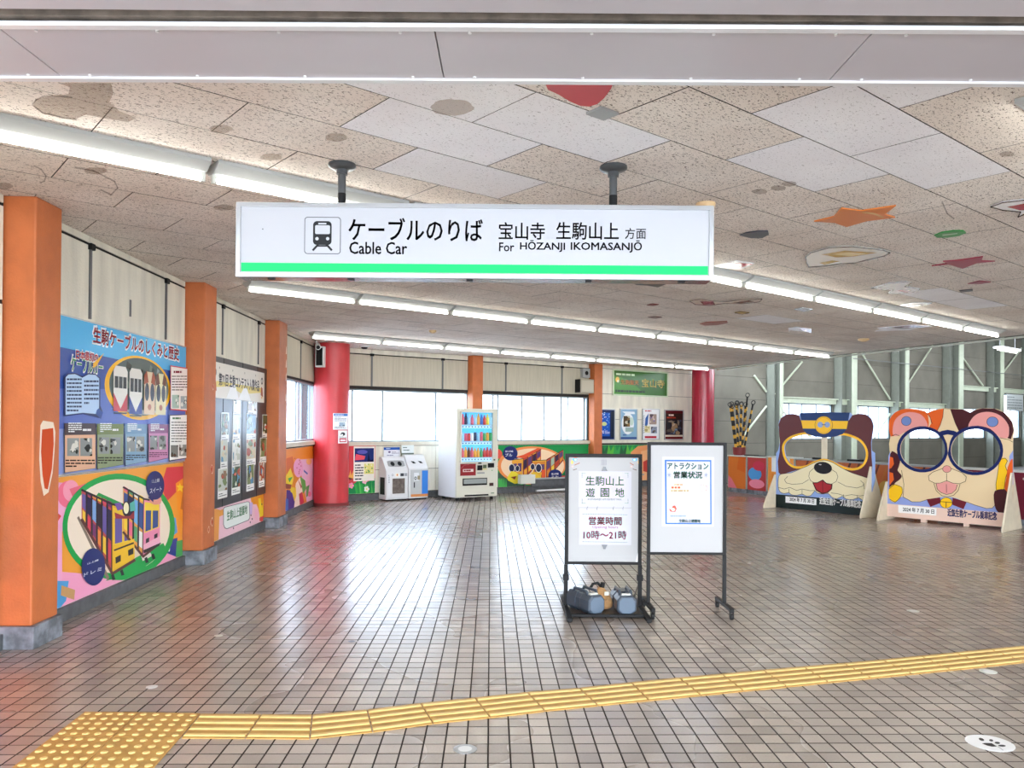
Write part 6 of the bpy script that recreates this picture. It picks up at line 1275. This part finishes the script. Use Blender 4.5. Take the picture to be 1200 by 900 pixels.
# ================================================================ GATE PARTITIONS AND CHAIN POLES
GA = onz(853, 576, 0); GB = Vector((8.35, 11.9, 0)); ang = math.degrees(math.atan2(GB.y-GA.y, GB.x-GA.x)); F = Fr((GA.x, GA.y), ang); GL = (GB-GA).length
def part(s0, s1, lb, bgc, fn, h=.83, top=M_offw):
    t = thing('gate_partition', lb, 'partition', tuple(F.P((s0+s1)/2, 0, -.12)), math.radians(ang), group='low painted gate partitions')
    b = MB(); b.fbox(F, s0+.01, s1-.01, .1, h, -.25, 0, M_offw); b.build('body', t, bevel=.006)
    b = MB(); b.fbox(F, s0+.01, s1-.01, 0.001, .1, -.23, -.02, M_stone); b.build('plinth', t)
    b = MB(); b.fbox(F, s0, s1, h, h+.03, -.27, .02, top); b.build('top', t, bevel=.004)
    a = Art(Fr(tuple(F.P(0, 0, .0006)[:2]), ang), (s0+.01, s1-.01, .1, h)); a.map = lambda u, v: (s0+u*(s1-s0), .1+v*(h-.1)); a.quad(0, 0, 1, 1, bgc); fn(a); a.build('painting', t, PRINT)
def g1(a): a.poly([(0, 0), (.5, 0), (.2, .3), (0, .4)], 'e87a8a'); a.poly([(.5, .6), (1, .5), (1, 1), (.6, 1)], 'd8641f')
def g2(a): a.ell(.4, .5, .35, .2, '4f9ad8'); a.ell(.6, .75, .3, .15, 'c9304a'); a.ell(.5, .2, .4, .14, 'f08aa0')
def g3(a):
    a.quad(.15, .6, .85, 1, 'e6e8e6'); a.ell(.3, .45, .14, .1, '241c1c'); a.photo(.15, .2, .9, .55, ['e8862e', '2a1c1c', 'f0c02e', 'c2402c', '3a2a5a'], blobs=10); a.ell(.68, .3, .14, .1, PURP); a.poly([(.5, 0), (1, 0), (1, .3)], 'f2a8c8')
def g4(a):
    for k in range(8): a.line([(k/8, 0), (k/8+.2, 1)], .03, ('7a3a20', 'c9702e', '5a2a1c')[k % 3])
    a.ell(.3, .4, .1, .2, 'c99a3a')
def g5(a):
    r = random.Random(3)
    for k in range(18): a.ell(r.uniform(0, 1), r.uniform(0, 1), .012, .03, r.choice(['c9506a', '4a8f4a', 'd8c8c0']), n=8)
part(0, .62, 'plain orange gate partition under the chain poles', 'd9742e', g1); part(.66, 1.28, 'gate partition painted with a blue blob on red', 'b83a3a', g2); part(1.32, 2.1, 'white gate partition with a small cable car picture', 'f29a3a', g3, h=.85)
part(2.15, 3.9, 'dark orange gate partition behind the dog-face board, left part', 'c2622c', g4, top=M_grey); part(3.95, 5.5, 'orange gate partition seen between the two face boards', 'c9682e', g4, top=M_grey); part(5.55, GL, 'maroon flecked gate partition at the right edge behind the cat-face board', '7a2638', g5, top=M_white)
for s, l_ in ((2.7, 'left one'), (3.6, 'right one')):
    t = thing('ticket_reader', 'small black device on top of the partition seen through the dog goggles, %s' % l_, 'device', tuple(F.P(s, .861, -.12)), math.radians(ang))
    b = MB(); b.fbox(F, s-.14, s+.14, .861, .90, -.2, -.05, M_black); b.build('body', t, bevel=.006); b = MB(); b.fbox(F, s-.10, s+.06, .90, .904, -.17, -.08, M_grey); b.build('pad', t)
# tall small dark tray and bucket of chain poles
c0 = F.P(.25, .861, -.12)
t = thing('pole_bucket', 'small red bucket holding the striped poles', 'bucket', (c0.x, c0.y, .861)); b = MB(); b.lathe([(.12, 0), (.14, .02), (.15, .18), (.135, .18), (.12, .03)], (0, 0, 0), mat('bucket_red', '7a1f20', .5), 24); b.build('shell', t, local=True, smooth=True)
b = MB(); b.lathe([(.156, .165), (.156, .182), (.13, .182)], (0, 0, 0), mat('bucket_red', '7a1f20'), 24); b.build('rim', t, local=True, smooth=True)
M_pb = mat('pole_black', '1a1a1c', .5); M_py = mat('pole_yellow', 'e0a936', .5)
def cpole(x, y, tx_, ty_, L_, lb):
    t = thing('chain_pole', lb, 'pole', (c0.x+x, c0.y+y, .885), group='striped chain poles in the bucket')
    d = Vector((tx_, ty_, 1)).normalized(); ph0 = random.uniform(0, .12)
    for part_i, m_ in ((0, M_pb), (1, M_py)):
        b = MB()
        if part_i == 0: b.cyl(Vector(), d*L_, .021, m_, 10)
        else:
            for k in range(5): b.cyl(d*(ph0+.1+k*.21), d*(ph0+.1+k*.21+.085), .0225, m_, 10)
        o_ = b.build('shaft' if part_i == 0 else 'yellow_bands', t, local=True)
        if part_i: o_['kind'] = 'stuff'
    e = d*L_; b = MB(); x_ = Vector((1, 0, 0)); ring = [e+d*.06+(x_*math.cos(i*PI/6)+d*math.sin(i*PI/6))*.045 for i in range(13)]; b.tube(ring, .009, M_pb, 6); b.cyl(e, e+d*.02, .03, M_pb, 10); b.build('ring_top', t, local=True)
spots = [(-.07, 0, -.13, .02, 1.1, 'leftmost'), (-.05, .05, -.09, .05, 1.12, 'second from left'), (-.04, -.05, -.06, -.06, 1.08, 'third from left'), (-.01, .03, -.02, .04, 1.14, 'fourth from left'), (.0, -.06, .0, -.06, 1.1, 'middle front'), (.03, .05, .04, .05, 1.12, 'fourth from right'), (.04, -.03, .07, -.03, 1.1, 'third from right'), (.06, .02, .1, .02, 1.32, 'tallest'), (-.06, -.02, -.11, -.02, 1.06, 'front second from left'), (-.02, .0, -.04, .0, 1.12, 'centre left'), (.02, .0, .02, -.02, 1.1, 'centre right'), (.08, -.02, .19, -.01, 1.16, 'rightmost')]
for x, y, tx_, ty_, l_, w_ in spots: cpole(x, y, tx_, ty_, l_, '%s of the black and yellow striped poles in the bucket' % w_)
t = thing('small_tray', 'black flat tray on the orange partition right of the striped poles', 'tray', tuple(F.P(.78, .861, -.12)), math.radians(ang)); b = MB(); b.fbox(F, .52, 1.02, .861, .875, -.22, -.02, M_black); b.build('base', t, bevel=.004); b = MB(); b.fbox(F, .54, 1.0, .875, .885, -.03, -.02, M_black); b.build('lip', t)
# notice sheet on the bay window at the right edge
q0, q1 = B.px(1179.5, 481, .1), B.px(1199, 463, .1); t = thing('bay_notice', 'white notice sheet hung on the bay window at the right edge', 'notice', tuple(B.P(q0[0], q0[1], .1)), RB)
b = MB(); b.fbox(B, q0[0], q1[0], q0[1], q1[1], .08, .1, M_white); b.build('sheet', t); a = Art(Fr(tuple(B.P(0, 0, .1006)[:2]), B.ang), None); a.quad(q0[0], q0[1], q1[0], q1[1], 'dfe2e2'); a.lines(q0[0]+.1, q0[1]+.06, q1[0]-.1, q1[1]-.06, 5, '9aa0a2', .35, 5); a.build('print', t, PRINT)
# ================================================================ TACTILE PAVING AND FLOOR DISCS
def tact(corners, kind, lb):
    """corners: far-left, far-right, near-right, near-left on the floor"""
    P = [Vector((p[0], p[1], 0)) for p in corners]; c = sum(P, Vector())/4
    t = thing('tactile_tile', lb, 'paving', (c.x, c.y, 0), group='yellow tactile paving'); 
    q = lambda x, y, z=0: (P[0]*(1-x)+P[1]*x)*(1-y)+(P[3]*(1-x)+P[2]*x)*y+Vector((0, 0, z))
    b = MB(); b.loft([[q(.008, .008, z), q(.992, .008, z), q(.992, .992, z), q(.008, .992, z)] for z in (.0005, .004)], M_tact); b.build('plate', t)
    if kind == 'dot':
        for i in range(5):
            for j in range(5):
                p = q((i+.5)/5, (j+.5)/5, .004); b = MB(); b.lathe([(.0175, 0), (.015, .003), (.010, .005), (.001, .0055)], p, M_tact_hi, 12); b.build('stud', t)
    else:
        for j in range(4):
            y = (j+.5)/4; b = MB(); w_ = .055
            lo = [(0.015, y-w_), (.985, y-w_), (.985, y+w_), (.015, y+w_)]; hi = [(0.025, y-w_*.6), (.975, y-w_*.6), (.975, y+w_*.6), (.025, y+w_*.6)]
            b.loft([[q(*p, .004) for p in lo], [q(*p, .009) for p in hi]], M_tact_hi); b.build('bar', t)
px2 = lambda u, v: tuple(onz(u, v, 0)[:2])
D = lambda u, v: px2(u/5, 820+v/5)
dn_ = ['far left', 'far right', 'near left', 'near right']
g0, g1_, g2_ = D(497, 73), D(818, 76), D(1180, 82)
m0, m1, m2 = D(310, 215), D(660, 222), D(1055, 230)
n0, n1, n2_ = D(60, 408), D(470, 412), D(895, 412)
for k, cc in enumerate(((g0, g1_, m1, m0), (g1_, g2_, m2, m1), (m0, m1, n1, n0), (m1, m2, n2_, n1))): tact(cc, 'dot', 'studded yellow tactile tile at the left end of the strip, %s of four' % dn_[k])
top = [(235.5, 837), (307, 837.5), (366, 838), (430, 832), (492.5, 824.5), (556, 818), (617, 811.5), (678, 806.5), (739, 800), (795, 794.5), (845, 790), (893, 785.5), (940, 781.5), (987, 777.5), (1032, 773.5), (1077, 769), (1118, 765), (1158, 761), (1200, 757)]
bot = [(212, 866), (287, 866.5), (363, 867), (437, 859), (508, 849), (575, 842), (639, 834.5), (701, 828), (761, 822), (822, 816), (872, 811), (923, 806), (972, 801), (1022, 796), (1070, 791), (1115, 786.5), (1158, 782), (1202, 777), (1245, 772.5)]
oo = ['first', 'second', 'third', 'fourth', 'fifth', 'sixth', 'seventh', 'eighth', 'ninth', 'tenth', 'eleventh', 'twelfth', 'thirteenth', 'fourteenth', 'fifteenth', 'sixteenth', 'seventeenth', 'eighteenth']
for k in range(len(top)-1):
    tact((px2(*top[k]), px2(*top[k+1]), px2(*bot[k+1]), px2(*bot[k])), 'bar', 'ridged yellow tactile tile, %s right of the studded tiles' % oo[k])
p = onz(1160, 871, 0); t = thing('floor_disc', 'white round floor sticker with a black paw mark, bottom right', 'sticker', (p.x, p.y, 0)); b = MB(); b.lathe([(.105, .0004), (.105, .0016)], (p.x, p.y, 0), mat('sticker_white', 'f2f2f2', .4), 40); b.build('sticker', t)
a = Art(FrZ(.0018, True), None, step=.0001); a.map = lambda u, v: a.F.px(1130+u/17.14, 850+v/17.14)
for cx, cy, rx, ry, ro in ((345, 282, 58, 26, .35), (540, 302, 42, 22, .2), (665, 352, 56, 22, .1), (758, 410, 76, 20, .05)): a.ell(cx, cy, rx, ry, '17171a', rot=ro, n=16)
a.poly([(355, 365), (420, 355), (550, 358), (600, 390), (660, 425), (560, 430), (460, 408), (400, 385)], '17171a'); a.line([(680, 430), (780, 500)], 10, '9a9a9a'); a.build('paw_mark', t, PRINT)
def disc(u, v, r, lb, m, inner=None, name='floor_stud', cat='floor fitting'):
    p = onz(u, v, 0); t = thing(name, lb, cat, (p.x, p.y, 0)); b = MB(); b.lathe([(r, .0002), (r, .002), (r*.9, .0026)], (p.x, p.y, 0), m, 24); b.build('ring', t)
    b = MB(); b.lathe([(r*.6, .0026), (r*.55, .0034)], (p.x, p.y, 0), inner or m, 20); b.build('centre', t)
disc(178, 805, .032, 'small white floor marker left, above the studded tactile tiles', M_white); disc(256, 745, .03, 'small pale floor marker near the middle orange pillar', M_offw); disc(412, 752, .04, 'faint grey ring fitting in the floor left of centre', M_floor, M_stone)
disc(552, 702, .045, 'grey round cap in the floor centre', M_stone, M_floor); disc(1070, 716, .05, 'pale round cap in the floor on the right', M_offw, M_white); disc(545, 878, .055, 'bright metal drain cap near the bottom centre', M_alu, M_white, 'drain_cap'); disc(1158, 787, .05, 'worn white round mark on the floor at the right', M_offw, M_white)
#disc(724, 727, .03, 'small white mark on the floor in front of the opening hours stand', M_white)
